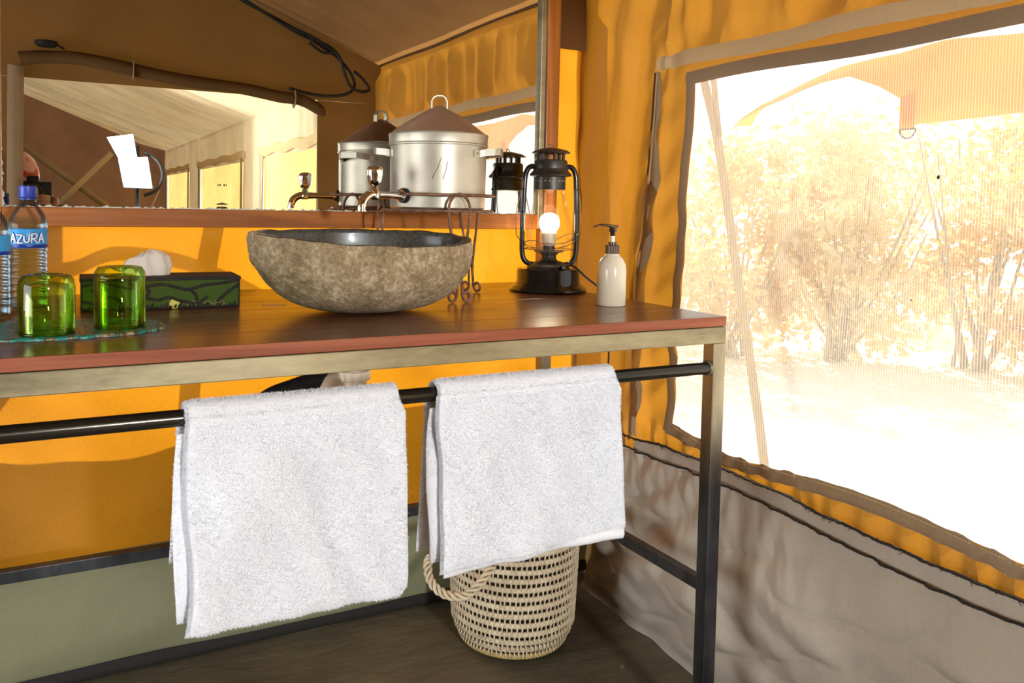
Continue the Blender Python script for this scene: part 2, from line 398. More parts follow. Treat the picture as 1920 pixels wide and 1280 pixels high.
g.out('mesh_screen', M['mesh'], win)
# borders of brown webbing
def strip(path, w, nrm, th=.003, wavy=0):
    """flat ribbon along a path on the right wall, w = offsets (dy,dz) across"""
    g = G()
    def fn(u, v):
        t = u*(len(path)-1); i = min(int(t), len(path)-2); a, b = Vector(path[i]), Vector(path[i+1]); p = a.lerp(b, t-i)
        tt = (b-a).normalized(); nn = Vector((0, -tt.z, tt.y)); q = p+nn*(v-.5)*w
        return (q.x-th*math.sin(v*math.pi)-.0005, q.y, q.z)
    g.grid(fn, len(path)*3, 4); return g
pt = lambda y, z, off=.004: (XW-off+foldright(y, z), y, z)
strip([pt(y, win_top(y)+.012) for y in np.linspace(WR, 1.475, 60)], .030, 0).out('top_webbing', M['webbing'], win)
strip([pt(y, win_bot(y)-.012) for y in np.linspace(WR, 1.505, 60)], .030, 0).out('bottom_webbing', M['webbing'], win)
strip([pt(win_left(z)+.012, z) for z in np.linspace(.505, 1.335, 50)], .026, 0).out('side_webbing', M['webbing'], win)
strip([pt(WR-.012, z) for z in np.linspace(.505, 1.335, 20)], .026, 0).out('side_webbing', M['webbing'], win)
# stitched rows along the bottom webbing (joined tiny stitches)
g = G()
for row in (-.024, -.002):
    for i in range(230):
        y = WR+.004+i*.0051; z = win_bot(y)+row; x = XW-.0095; g.box((x, y, z-.0004), (x+.001, y+.003, z+.0004))
g.out('stitching', M['band'], win, False, kind='stuff')
# cream band sewn above the window
g = strip([pt(y, 1.378+.003*math.sin(y*14)+.002*nz(y*20, 0, 0), .010) for y in np.linspace(-.1, 1.566, 160)], .034, 0, .004)
o = g.out('trim_3', M['band']); o['kind'] = 'structure'
# eave and corner seams
o = G().tube([(XW-.004, y, EAVE+.004*math.sin(y*7)) for y in np.linspace(.1, 1.9, 60)], .006, 8).out('trim_4', M['seam']); o['kind'] = 'structure'
cp = [(1.345+.006*nz(z*4, 0, 0), 1.885, z) for z in np.linspace(.0, 1.62, 60)]
o = G().tube(spline([(1.325, 1.872, 1.64), (1.322, 1.872, 1.40), (1.312, 1.872, 1.2), (1.306, 1.875, 1.0), (1.306, 1.880, .8), (1.318, 1.885, .45), (1.335, 1.888, .02)], 10), .017, 8, flat=.25).out('trim_5', M['webbing']); o['kind'] = 'structure'
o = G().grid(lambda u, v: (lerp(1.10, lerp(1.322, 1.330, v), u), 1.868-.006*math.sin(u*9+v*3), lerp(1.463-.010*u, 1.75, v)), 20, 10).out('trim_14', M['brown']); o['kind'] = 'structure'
# piped zip seam beside the window, with its loose flap
seam = spline([(XW-.012, 1.566, 1.36), (XW-.016, 1.575, 1.15), (XW-.017, 1.595, .99), (XW-.016, 1.622, .81), (XW-.014, 1.628, .62), (XW-.012, 1.634, .47)], 12)
g = G(); g.tube(seam, .0035, 8); o = g.out('trim_6', M['band']); o['kind'] = 'structure'
def flapfn(u, v):
    t = u*(len(seam)-1); i = min(int(t), len(seam)-2); p = seam[i].lerp(seam[i+1], t-i)
    w = .024*math.sin(min(1, u*3)*1.57)*(1+.4*math.sin(u*31)+.3*nz(u*20, 0, 0))
    return (p.x-.006*math.sin(v*3.14)+.004*v, p.y-.004-v*w, p.z+.006*v*math.sin(u*30))
g = G(); g.grid(flapfn, 150, 6); o = g.out('trim_7', M['webbing']); o['kind'] = 'structure'
o = G().tube([(p.x+.002, p.y+.012, p.z) for p in seam], .0022, 6).out('trim_8', M['seam']); o['kind'] = 'structure'

# taupe PVC skirt hanging below the window
def skr(u, v):
    yl = lerp(1.688, 1.825, v**1.3); y = lerp(-.1, yl, u)
    ztop = .435+.012*math.sin(y*6)+.012*sstep(1.5, 1.68, y)
    z = lerp(ztop, -.004, v)
    bulge = .038*math.sin(min(1, v*1.05)*math.pi)*(.6+.8*nz(y*2.2, v*2.2, 4)+.35)
    wr_ = .034*nz(y*4.2, v*3.2, 12)*sstep(0, .3, v)+.018*nz(y*8+v*4, v*4, 2)*sstep(.05, .3, v)*sstep(1, .6, v)-.010*(1-abs(nz(y*6-v*2.5, v*3.5, 31))*2)**4*sstep(.05, .2, v)*sstep(1, .75, v)
    gath = (.010*nz(y*36, v*2.2, 7)+.006*nz(y*70+v*14, v*3, 8))*math.exp(-v*3.6)
    # diagonal pulls from the upper corner
    dg = .020*nz((y*.9+z*1.1)*11, (y-z)*1.2, 21)*sstep(1.15, 1.4, y)
    end = .02*sstep(.96, 1, u)
    return (XW-.036-bulge-wr_-gath-dg+end+.012*sstep(.8, 1, v), y, z)
g = G(); g.grid(skr, 260, 90)
o = g.out('baseboard_right', M['greyskirt']); o['kind'] = 'structure'
# inner upper layer between cloth and skirt, and its frayed edge
g = G(); g.grid(lambda u, v: (lambda y: (XW-.024-.004*nz(y*30, v*3)-.006*v, y, lerp(.470+.010*math.sin(y*6)+.006*nz(y*11, 0, 3), .40, v)))(lerp(-.1, 1.60, u)), 220, 8)
o = g.out('trim_9', M['greyskirt']); o['kind'] = 'structure'
g = G(); fray = [(XW-.028-.002*nz(y*60, 1), y, .468+.010*math.sin(y*6)+.006*nz(y*11, 0, 3)+.0025*nz(y*80, 2)) for y in np.linspace(-.1, 1.66, 500)]
g.tube(fray, [.0022+.0016*abs(nz(i*.37, 5)) for i in range(500)], 5)
rng = random.Random(4)
for i in range(170):
    p = Vector(fray[rng.randrange(499)]); g.tube([p, p+Vector((-.004, rng.uniform(-.008, .008), rng.uniform(-.008, .008)))], .0006, 3)
o = g.out('trim_10', M['thread']); o['kind'] = 'structure'
o = G().tube([Vector(skr(u, 0))+Vector((-.001, 0, .001)) for u in np.linspace(0, 1, 240)], .0022, 6).out('trim_11', M['dark_cloth']); o['kind'] = 'structure'

o = G().grid(lambda u, v: (1.366, lerp(-.1, 1.92, u), lerp(-.01, .44, v)), 20, 4).out('trim_13', M['webbing']); o['kind'] = 'structure'
# roof, partition with its doorway, the sleeping room behind
def rooffold(y, x): return .016*nz(y*9, x*.5, 1)+.014*nz(y*24, x*.4, 5)
for nm, y0, y1, mt, amp in (('ceiling', -.02, 2.05, M['roof'], 1), ('ceiling_bedroom', -7.2, -.02, M['cream'], 3.2)):
    g = G(); g.grid(lambda u, v: (lambda x, y: (x, y, roofz(x)+amp*rooffold(y, x)*min(1, abs(XW-x)*3)))(lerp(XW+.01, RX, u), lerp(y0, y1, v)), 30, 200)
    g.grid(lambda u, v: (lambda x, y: (x, y, roofz(x)+amp*rooffold(y, x)))(lerp(RX, -2.2, u), lerp(y0, y1, v)), 20, 90)
    o = g.out(nm, mt); o['kind'] = 'structure'
g = G()
g.grid(lambda u, v: (lambda x: (x, .10+.012*nz(x*3, v*3, 2), lerp(1.47, roofz(x), v)))(lerp(-2.2, XW, u)), 80, 24)
g.grid(lambda u, v: (lerp(-2.2, -.09, u), .10+.008*nz(u*5, v*4, 5), lerp(0, 1.47, v)), 30, 40)
g.grid(lambda u, v: (lerp(1.045+.012*math.sin(v*5), XW, u), .10+.006*nz(u*2, v*5, 8), lerp(0, 1.47, v)), 10, 40)
o = g.out('wall_front', M['brown']); o['kind'] = 'structure'
g = G(); g.grid(lambda u, v: (-1.9, lerp(.1, .35, u), lerp(0, 1.7, v)), 2, 4); g.grid(lambda u, v: (-1.9, lerp(1.6, 1.95, u), lerp(0, 1.7, v)), 2, 4); g.grid(lambda u, v: (-1.9, lerp(.35, 1.6, u), lerp(1.5, 1.7, v)), 2, 2); o = g.out('wall_left', M['brown']); o['kind'] = 'structure'
# jamb tape of the doorway
g = G(); g.grid(lambda u, v: (lerp(-.125, -.072, u)-.016*(1-v), .118+.006*math.sin(u*3.14), lerp(0, 1.512-.01*u, v)), 6, 30)
o = g.out('trim_12', M['webbing']); o['kind'] = 'structure'
# rolled-up door flap with its ties
dr = thing('rolled_door_flap', 'rolled-up brown canvas door flap tied above the doorway, seen in the mirror', 'door flap', (.45, .13, 1.5))
path = spline([(-.09, .13, 1.533), (.02, .13, 1.548), (.15, .13, 1.548), (.458, .13, 1.505), (.70, .13, 1.490), (.861, .13, 1.468), (.95, .13, 1.462), (1.03, .13, 1.428), (1.055, .13, 1.40)], 12)
g = G(); g.tube(path, [(.024+.003*nz(i*.12, 3))*min(1, .25+(len(path)-1-i)/14) for i in range(len(path))], 12)
g.out('rolled_canvas', M['brown'], dr)
for i in (30, 68):
    if i < len(path):
        p = path[i]; g = G(); g.tube([p+Vector((0, .027*math.cos(a), .030*math.sin(a))) for a in np.linspace(0, 6.28, 24)], .011, 6, flat=.2); g.out('tie', M['webbing'], dr)

# sleeping room: right wall continues with three windows, far wall, braces
BW = [(-.77, -2.12), (-2.74, -4.68), (-5.34, -7.1)]
def bedwall():
    ysb = [-.1, BW[0][0], BW[0][1], BW[1][0], BW[1][1], BW[2][0], BW[2][1], -7.2]; v = []; f = []; cols = []
    for s in range(7):
        for k in range(30): cols.append((s, lerp(ysb[s], ysb[s+1], k/30)))
    cols.append((6, -7.2)); rows = [(0, lerp(0, .55, k/6)) for k in range(6)]+[(1, lerp(.55, 1.33, k/14)) for k in range(14)]+[(2, lerp(1.33, EAVE, k/14)) for k in range(15)]
    for (rk, z) in rows:
        for (s, y) in cols: v.append((XW+sstep(1.3, 1.45, z)*.022*nz(y*11, z, 3)+.008*nz(y*5, z, 4), y, z))
    W = len(cols)
    for j in range(len(rows)-1):
        for i in range(W-1):
            if cols[i][0] in (1, 3, 5) and rows[j][0] == 1: continue
            f.append((j*W+i, j*W+i+1, (j+1)*W+i+1, (j+1)*W+i))
    return v, f
v, f = bedwall(); o = mesh('wall_right_bedroom', v, f, M['cream'], None, True); o['kind'] = 'structure'
M['blind'] = canvas('window_blind', (.7, .5, .25), (.95, .62, .22), .65)
for k, (a, b) in enumerate(BW):
    wn = bpy.data.objects.new('window_%d' % (k+2), None); C.objects.link(wn); wn['kind'] = 'structure'; wn.location = (XW, (a+b)/2, .9)
    G().grid(lambda u, v: (XW+.012+.006*nz(u*3, v*3, k), lerp(a+.01, b-.01, u), lerp(.54, 1.34, v)), 24, 16).out('canvas_blind', M['blind'], wn)
    G().grid(lambda u, v: (XW-.018-.004*math.sin(v*3.14), lerp(a+.1, b-.1, u), 1.375+.008*math.sin(u*20)+lerp(-.03, .03, v)), 30, 3).out('valance_band', M['band'], wn)
    for yy in (a, b): G().grid(lambda u, v: (XW-.016-.008*math.sin(u*3.14), yy+lerp(-.035, .035, u), lerp(.5, 1.36, v)), 4, 20).out('side_webbing', M['webbing'], wn)
g = G(); g.grid(lambda u, v: (lerp(-2.2, XW, u), -7.2+.03*nz(u*6, v*4), lerp(0, 2.3, v)), 40, 24); o = g.out('wall_far_bedroom', M['purple']); o['kind'] = 'structure'
g = G(); g.grid(lambda u, v: (-2.2, lerp(-3.4, -7.2, u), lerp(0, 1.75, v)), 4, 4); o = g.out('wall_left_bedroom', M['purple']); o['kind'] = 'structure'

# ------------------------------------------------------------------ vanity table
TZ = .83; TX0 = -.40; TX1 = 1.154; TY0 = 1.161
vt = thing('vanity_table', 'long wooden-topped washstand table on a bare steel frame with towel rail', 'table', (.55, 1.5, 0))
yb = [1.161, 1.2705, 1.40, 1.53, 1.655, 1.775, 1.892]
for k in range(6):
    g = G(); a, b = yb[k]+(.0003 if k else 0), yb[k+1]-.0003
    xl, xr = TX0, TX1
    g.box((xl, a, TZ-.0185), (xr, b, TZ), 0, .0012)
    o = g.out('plank', [M['top'], M['topedge']], vt, False)
    for pl in o.data.polygons:
        if pl.center.y+1.5 < TY0+.0005 or pl.center.x+.55 > TX1-.0006: pl.material_index = 1
L = .029
def bar(name, a, b, mat, par=None, bev=.0015): g = G(); g.box(a, b, 0, bev); return g.out(name, mat, par or vt, False)
bar('front_rail', (TX0, TY0, TZ-.0505), (TX1, TY0+L, TZ-.0195), M['steel'])
bar('rear_rail', (TX0, 1.765, TZ-.05), (TX1, 1.765+L, TZ-.0195), M['darksteel'])
bar('side_rail', (TX1-L, TY0+L, TZ-.05), (TX1, 1.765, TZ-.0195), M['darksteel'])
bar('side_rail', (TX0, TY0+L, TZ-.05), (TX0+L, 1.765, TZ-.0195), M['darksteel'])
m, n, o = newmat('leg_steel'); p = n.nodes.new('ShaderNodeBsdfPrincipled'); n.links.new(p.outputs[0], o.inputs[0])
t = tex(n, scale=16, detail=8, stretch=(1, 1, .25), Roughness=.7); tc = n.nodes.new('ShaderNodeTexCoord'); sx = n.nodes.new('ShaderNodeSeparateXYZ'); n.links.new(tc.outputs['Object'], sx.inputs[0])
mr_ = n.nodes.new('ShaderNodeMapRange'); mr_.inputs[1].default_value = .50; mr_.inputs[2].default_value = .66; n.links.new(sx.outputs[2], mr_.inputs[0])  # reflected light painted into the colour: legs turn golden towards the top
r1 = ramp(n, t.outputs['Fac'], [(.35, (.03, .03, .035)), (.6, (.09, .09, .10)), (.8, (.25, .17, .14))]); r2 = ramp(n, t.outputs['Fac'], [(.3, (.16, .13, .09)), (.7, (.42, .36, .24))])
mc = n.nodes.new('ShaderNodeMixRGB'); n.links.new(mr_.outputs[0], mc.inputs[0]); n.links.new(r1.outputs[0], mc.inputs[1]); n.links.new(r2.outputs[0], mc.inputs[2]); n.links.new(mc.outputs[0], p.inputs['Base Color'])
p.inputs['Metallic'].default_value = .7; p.inputs['Roughness'].default_value = .34; M['leg'] = m
for x0 in (TX0, TX1-L):
    for y0 in (TY0, 1.765): bar('leg', (x0, y0, 0), (x0+L, y0+L, TZ-.0505), M['leg'])
bar('rear_stretcher', (TX0+L, 1.770, .288), (TX1-L, 1.793, .312), M['darksteel'])
bar('side_stretcher', (TX1-.020, TY0+L, .287), (TX1-.001, 1.765, .312), M['darksteel'])
bar('side_stretcher', (TX0+.001, TY0+L, .287), (TX0+.026, 1.765, .312), M['darksteel'])
RY, RZr = TY0+.015, .7305
M['rail'] = pbr('dark_rail_steel', (.03, .03, .026), .2, .8, (.07, .062, .05), nscale=12, stretch=(.2, 1, 1))
G().tube([(TX0+L, RY, RZr), (TX1-L+.002, RY, RZr)], .0118, 24).out('towel_rail', M['rail'], vt, True, auto=.8)
G().tube([(TX1-L-.004, RY, RZr), (TX1-L+.001, RY, RZr)], .0145, 16).out('weld_bead', M['steel'], vt, True)

# ------------------------------------------------------------------ wall mirror on posts
YM = 1.772
mi = thing('framed_mirror', 'large dark-wood framed mirror standing along the back of the washstand', 'mirror', (.54, YM, TZ))
m, n, o = newmat('mirror_silver'); g1 = n.nodes.new('ShaderNodeBsdfGlossy'); g1.inputs[0].default_value = (.86, .86, .83, 1); g1.inputs['Roughness'].default_value = .0
df = n.nodes.new('ShaderNodeBsdfDiffuse'); df.inputs[0].default_value = (.62, .60, .50, 1); mx = n.nodes.new('ShaderNodeMixShader')
tc = n.nodes.new('ShaderNodeTexCoord'); sx = n.nodes.new('ShaderNodeSeparateXYZ'); n.links.new(tc.outputs['Object'], sx.inputs[0])
def math_(op, a, b=None, v=None):
    k = n.nodes.new('ShaderNodeMath'); k.operation = op
    if isinstance(a, (int, float)): k.inputs[0].default_value = a
    else: n.links.new(a, k.inputs[0])
    if b is not None:
        if isinstance(b, (int, float)): k.inputs[1].default_value = b
        else: n.links.new(b, k.inputs[1])
    return k.outputs[0]
# silvering worn away along the lower and left edges
dl = math_('ADD', sx.outputs[0], .54+.069); db = math_('ADD', sx.outputs[2], TZ-1.0165)
dl2 = math_('MULTIPLY', dl, 2.2); zz = math_('MULTIPLY', math_('ADD', sx.outputs[2], TZ-1.0165), .10); dl3 = math_('ADD', dl2, zz)
md = math_('MINIMUM', dl3, math_('MULTIPLY', db, 3.0)); nn_ = tex(n, scale=70, detail=6); nb = math_('MULTIPLY', math_('SUBTRACT', nn_.outputs['Fac'], .42), .055)
worn = math_('LESS_THAN', math_('ADD', md, .009), nb)
sp = tex(n, 'ShaderNodeTexVoronoi', scale=34); spk = math_('LESS_THAN', sp.outputs['Distance'], .045)
fc = math_('MAXIMUM', worn, math_('MULTIPLY', spk, .5))
n.links.new(fc, mx.inputs[0]); n.links.new(g1.outputs[0], mx.inputs[1]); n.links.new(df.outputs[0], mx.inputs[2]); n.links.new(mx.outputs[0], o.inputs[0]); M['mirror'] = m
G().box((-.078, YM, 1.005), (1.104, YM+.004, 1.80)).out('mirror_glass', M['mirror'], mi, False)
FY = 1.757
def frame(name, prof0, a, b, along, mat):
    return None
G().box((-.075, FY, .9755), (1.100, YM+.016, 1.0125), 0, .002).out('bottom_rail', M['mirwood'], mi, False)
G().box((-.075, FY, 1.80), (1.100, YM+.016, 1.84), 0, .002).out('top_rail', M['mirwood'], mi, False)
G().box((-.112, FY, .9755), (-.0755, YM+.016, 1.84), 0, .002).out('side_rail', M['mirwoodv'], mi, False)
G().box((1.1155, FY-.004, .9755), (1.152, YM+.016, 1.84), 0, .002).out('side_rail', M['mirwoodv'], mi, False)
G().box((1.1005, FY+.003, .9755), (1.115, YM+.014, 1.84), 0, .0015).out('inner_bead', M['steel'], mi, False, label='thin pale metal bead inside the right side rail')
G().box((1.113, YM-.006, TZ), (1.136, YM+.016, .9755), 0, .002).out('post', M['mirwoodv'], mi, False)
G().box((-.110, YM-.006, TZ-.0), (-.087, YM+.016, .9755), 0, .002).out('post', M['mirwoodv'], mi, False)

# ------------------------------------------------------------------ stone basin
BC = Vector((.527, 1.452, TZ))
m, n, o = newmat('river_stone'); p = n.nodes.new('ShaderNodeBsdfPrincipled'); n.links.new(p.outputs[0], o.inputs[0])
t = tex(n, scale=18, detail=9, Roughness=.72); t2 = tex(n, scale=120, detail=5, Roughness=.7)
mxn = n.nodes.new('ShaderNodeMath'); mxn.operation = 'MULTIPLY_ADD'; mxn.inputs[1].default_value = .9; n.links.new(t2.outputs['Fac'], mxn.inputs[0]); n.links.new(t.outputs['Fac'], mxn.inputs[2])
mxd = n.nodes.new('ShaderNodeMath'); mxd.operation = 'MULTIPLY'; mxd.inputs[1].default_value = .526; n.links.new(mxn.outputs[0], mxd.inputs[0])
r = ramp(n, mxd.outputs[0], [(.34, (.11, .075, .035)), (.50, (.36, .26, .145)), (.66, (.76, .62, .43))]); n.links.new(r.outputs[0], p.inputs['Base Color'])
p.inputs['Roughness'].default_value = .8; b = bump(n, t2.outputs['Fac'], .9, .003); b2 = bump(n, t.outputs['Fac'], .6, .006, b.outputs[0]); n.links.new(b2.outputs[0], p.inputs['Normal']); M['stone'] = m
M['stonein'] = pbr('polished_stone', (.035, .033, .026), .30, 0, (.10, .095, .075), nscale=160, coat=.2, detail=6)
ba = thing('stone_basin', 'rough river-stone vessel basin with dark polished hollow, on the wooden top', 'basin', tuple(BC))
A_, B_, H_ = .208, .150, .148
def rim(th):
    c, s = math.cos(th), math.sin(th)
    k = 1+.025*nz(c*1.5, s*1.5, 9)+.02*math.cos(2*th+.4)
    return c*A_*k, s*B_*k*(1-.05*c)
def rimz(th): return H_-.006+.010*math.sin(th)+.004*math.sin(th*2+1)-.006*max(0, math.cos(th))+.003*nz(math.cos(th)*4, math.sin(th)*4)
def outer(u, v):
    th = u*2*math.pi; x, y = rim(th); zt = rimz(th)
    # v 0..1 from the base centre up to the rim
    ang = v*math.pi/2*1.06; rr = math.sin(min(ang, math.pi/2*1.06))**.66 if v > 0 else 0
    rr = rr*(1.0 if v < .97 else 1-(v-.97)*.3); z = zt*(1-math.cos(min(1, v)*math.pi/2)**1.0)
    x0 = x*rr; y0 = y*rr
    d = .0048*noise.fractal(Vector((x0*28, y0*28, z*28)), .9, 2.1, 5)
    sh = -.018*(1-v)*0
    k = 1+d/.15*(1 if v > .1 else v*10)
    return (BC.x+x0*k+.012*(1-v)*1, BC.y+y0*k, BC.z+max(0, z+d*.3*min(1, v*3)))
g = G(); g.grid(outer, 150, 60, wrap=True)
g.out('rough_shell', M['stone'], ba)
def inner(u, v):
    th = u*2*math.pi; x, y = rim(th); zt = rimz(th)
    if v < .18:
        k = lerp(.998, .90, v/.18); return (BC.x+x*k, BC.y+y*k, BC.z+zt+.0012*math.sin(v/.18*math.pi)+.0005*nz(th*9, v*9))
    t = (v-.18)/.82; k = .90*math.cos(t*math.pi/2)**.62 if t < 1 else 0
    return (BC.x+x*k, BC.y+y*k, BC.z+zt-(zt-.035)*math.sin(t*math.pi/2)**.8)
g = G(); g.grid(inner, 110, 44, wrap=True); g.out('polished_hollow', M['stonein'], ba)
G().lathe([(0, .0355), (.018, .036), (.022, .0385), (.020, .0395), (0, .038)], BC, 24).out('drain_fitting', M['chrome'], ba)
# ball chain of the plug lying by the basin
g = G()
for i in range(14):
    g.lathe([(0, -.0013), (.0011, -.0007), (.0013, 0), (.0011, .0007), (0, .0013)], (.375+i*.0031, 1.600-i*.0012+.001*math.sin(i), TZ+.0014), 6)
tag(g.out('ball_chain', M['chrome']), 'short silver ball chain lying on the wood left of the stone basin', 'chain')

# drain under the table
dt = thing('basin_drain_trap', 'ivory plastic waste trap under the table below the basin', 'drain pipe', (.50, 1.45, .66))
G().lathe([(.029, .775), (.029, .735), (.026, .733), (.026, .722), (.031, .720), (.031, .704), (.026, .702), (.030, .68), (.034, .62), (.030, .61), (0, .61)], (.508, 1.45, 0), 28).out('trap_body', M['pvc'], dt, auto=.6)
g = G()
for k in range(16):
    a = k/16*6.283; g.box((.508+.031*math.cos(a)-.002, 1.45+.031*math.sin(a)-.002, .703), (.508+.031*math.cos(a)+.002, 1.45+.031*math.sin(a)+.002, .721))
g.out('nut_rib', M['pvc'], dt, False, kind='stuff')
G().tube(spline([(.49, 1.45, .695), (.47, 1.45, .70), (.462, 1.45, .685)], 6), .018, 14).out('side_nut', M['pvc'], dt)
G().tube(spline([(.465, 1.46, .700), (.44, 1.465, .702), (.40, 1.475, .690), (.36, 1.49, .672), (.325, 1.52, .63), (.33, 1.58, .58), (.36, 1.66, .53), (.38, 1.78, .50), (.38, 1.89, .50)], 10), .016, 14).out('waste_hose', M['rubber'], dt, label='black flexible waste hose')

# ------------------------------------------------------------------ tin water urn, tap, iron stand
PC = Vector((.747, 1.600, 0))
ur = thing('tin_water_urn', 'round galvanised tin water urn with brown conical lid, raised over the basin', 'urn', (PC.x, PC.y, 1.022))
G().lathe([(0, 1.0225), (.098, 1.0225), (.1015, 1.026), (.1025, 1.10), (.1030, 1.158), (.099, 1.160), (.097, 1.150)], PC, 64).out('tin_body', M['galv'], ur, auto=.6)
G().lathe([(.1045, 1.1545), (.1065, 1.1555), (.1065, 1.158), (.1050, 1.160), (.1058, 1.176), (.1072, 1.1785), (.1062, 1.1805), (.104, 1.1795)], PC, 64).out('lid_rim', M['galv'], ur, auto=.6)
def cone(u, v):
    a = u*2*math.pi; r = lerp(.1055, .007, v); d = 1+.012*math.sin(3*a+1)*(1-v)
    return (PC.x+r*d*math.cos(a), PC.y+r*d*math.sin(a), 1.1795+.062*v+.0015*nz(math.cos(a)*3, math.sin(a)*3, v*3)+.0035*math.sin(v*3.14))
g = G(); g.grid(cone, 64, 14, wrap=True); g.lathe([(.0075, 1.2405), (0, 1.2445)], PC, 16); lid = g.out('conical_lid', M['lidtin'], ur)
def strap(path, w, wdir, th=.0012):
    g = G(); P = [Vector(p) for p in path]; wd = Vector(wdir).normalized(); v = []; f = []
    for i, p in enumerate(P):
        t = (P[min(i+1, len(P)-1)]-P[max(0, i-1)]).normalized(); nn = t.cross(wd).normalized()
        for a, b in ((-.5, -.5), (.5, -.5), (.5, .5), (-.5, .5)): v.append(p+wd*w*a+nn*th*b*2)
    for i in range(len(P)-1):
        for k in range(4): l = (k+1) % 4; f.append((i*4+k, i*4+l, (i+1)*4+l, (i+1)*4+k))
    f += [(3, 2, 1, 0), tuple(4*(len(P)-1)+k for k in range(4))]
    return g.add(v, f)
rx = Vector((.95, -.31, 0)); ry = Vector((.31, .95, 0))
hp = [PC+rx*a+Vector((0, 0, z)) for a, z in ((-.0165, 1.222), (-.0165, 1.252), (-.0125, 1.2595), (-.004, 1.2635), (.006, 1.2632), (.0125, 1.259), (.0165, 1.250), (.0165, 1.222))]
strap(hp, .013, ry).out('lid_handle', M['galv'], ur, False)
for sgn in (1, -1):
    ph = math.atan2(-.453, .891)+R(-9)+(0 if sgn > 0 else math.pi)
    d = lambda a, r, z: PC+Vector((math.cos(ph+R(a))*r, math.sin(ph+R(a))*r, z))
    hp = [d(-34, .1045, 1.138), d(-24, .1050, 1.139), d(-20, .112, 1.141), d(-15, .131, 1.143), d(-9, .137, 1.145), d(9, .137, 1.145), d(15, .131, 1.143), d(20, .112, 1.141), d(24, .105, 1.139), d(34, .1045, 1.138)]
    h = strap(hp, .014, (0, 0, 1)).out('side_handle', M['galv'], ur, False)
    for a in (-29, 29):
        G().lathe([(0, 0), (.0035, 0), (.003, .0015), (0, .0022)], d(a, .1055, 1.138), 10, axis=(math.cos(ph+R(a)), math.sin(ph+R(a)), 0)).out('rivet', M['galv'], h)
# scratches
g = G()
for (a0, z0, a1, z1) in ((-6, 1.085, 4, 1.125), (6, 1.083, 11, 1.118)):
    ph = math.atan2(-.906, -.423)
    g.tube([PC+Vector((math.cos(ph+R(lerp(a0, a1, t)))*.1030, math.sin(ph+R(lerp(a0, a1, t)))*.1030, lerp(z0, z1, t)+.002*math.sin(t*9))) for t in np.linspace(0, 1, 14)], .0006, 4)
g.out('scratch', M['gunmetal'], ur)
# tap
td = Vector((-.92, -.39, 0)).normalized(); tl = Vector((-td.y, td.x, 0)); TB = PC+td*.1025+Vector((0, 0, 1.049))
tp = G(); tp.tube([TB, TB+td*.004], .0155, 20); gk = tp.out('tap_gasket', M['rubber'], ur, auto=.6)
g = G(); g.tube([TB+td*.004, TB+td*.012, TB+td*.013, TB+td*.03, TB+td*.055, TB+td*.075], [.0125, .0125, .0095, .0078, .0072, .0085], 20)
g.lathe([(.0085, -.010), (.0105, -.006), (.0105, .006), (.0075, .010), (.0065, .020)], TB+td*.083, 20)
q = TB+td*.083; g.tube(spline([q, q+td*.014+Vector((0, 0, -.001)), q+td*.027+Vector((0, 0, -.009)), q+td*.033+Vector((0, 0, -.021)), q+td*.034+Vector((0, 0, -.033))], 8), [.0088]*16+[.0092]*9+[.0088]*8, 18)
tapb = g.out('tap_body', M['chrome'], ur, auto=.7)
g = G(); K = q+Vector((0, 0, .016)); nk = 32
def knob(u, v):
    a = u*2*math.pi; pr = [(.006, 0), (.0110, .003), (.0135, .009), (.0160, .024), (.0160, .034), (.0135, .0385), (.006, .041), (.0, .0415)]
    t = v*7; i = min(int(t), 6); r = lerp(pr[i][0], pr[i+1][0], t-i); z = lerp(pr[i][1], pr[i+1][1], t-i)
    r *= 1+(.045*math.cos(a*8) if .008 < z < .036 else 0); return K+Vector((r*math.cos(a), r*math.sin(a), z))
g.grid(knob, 64, 28, wrap=True); g.out('tap_knob', M['chrome'], ur)

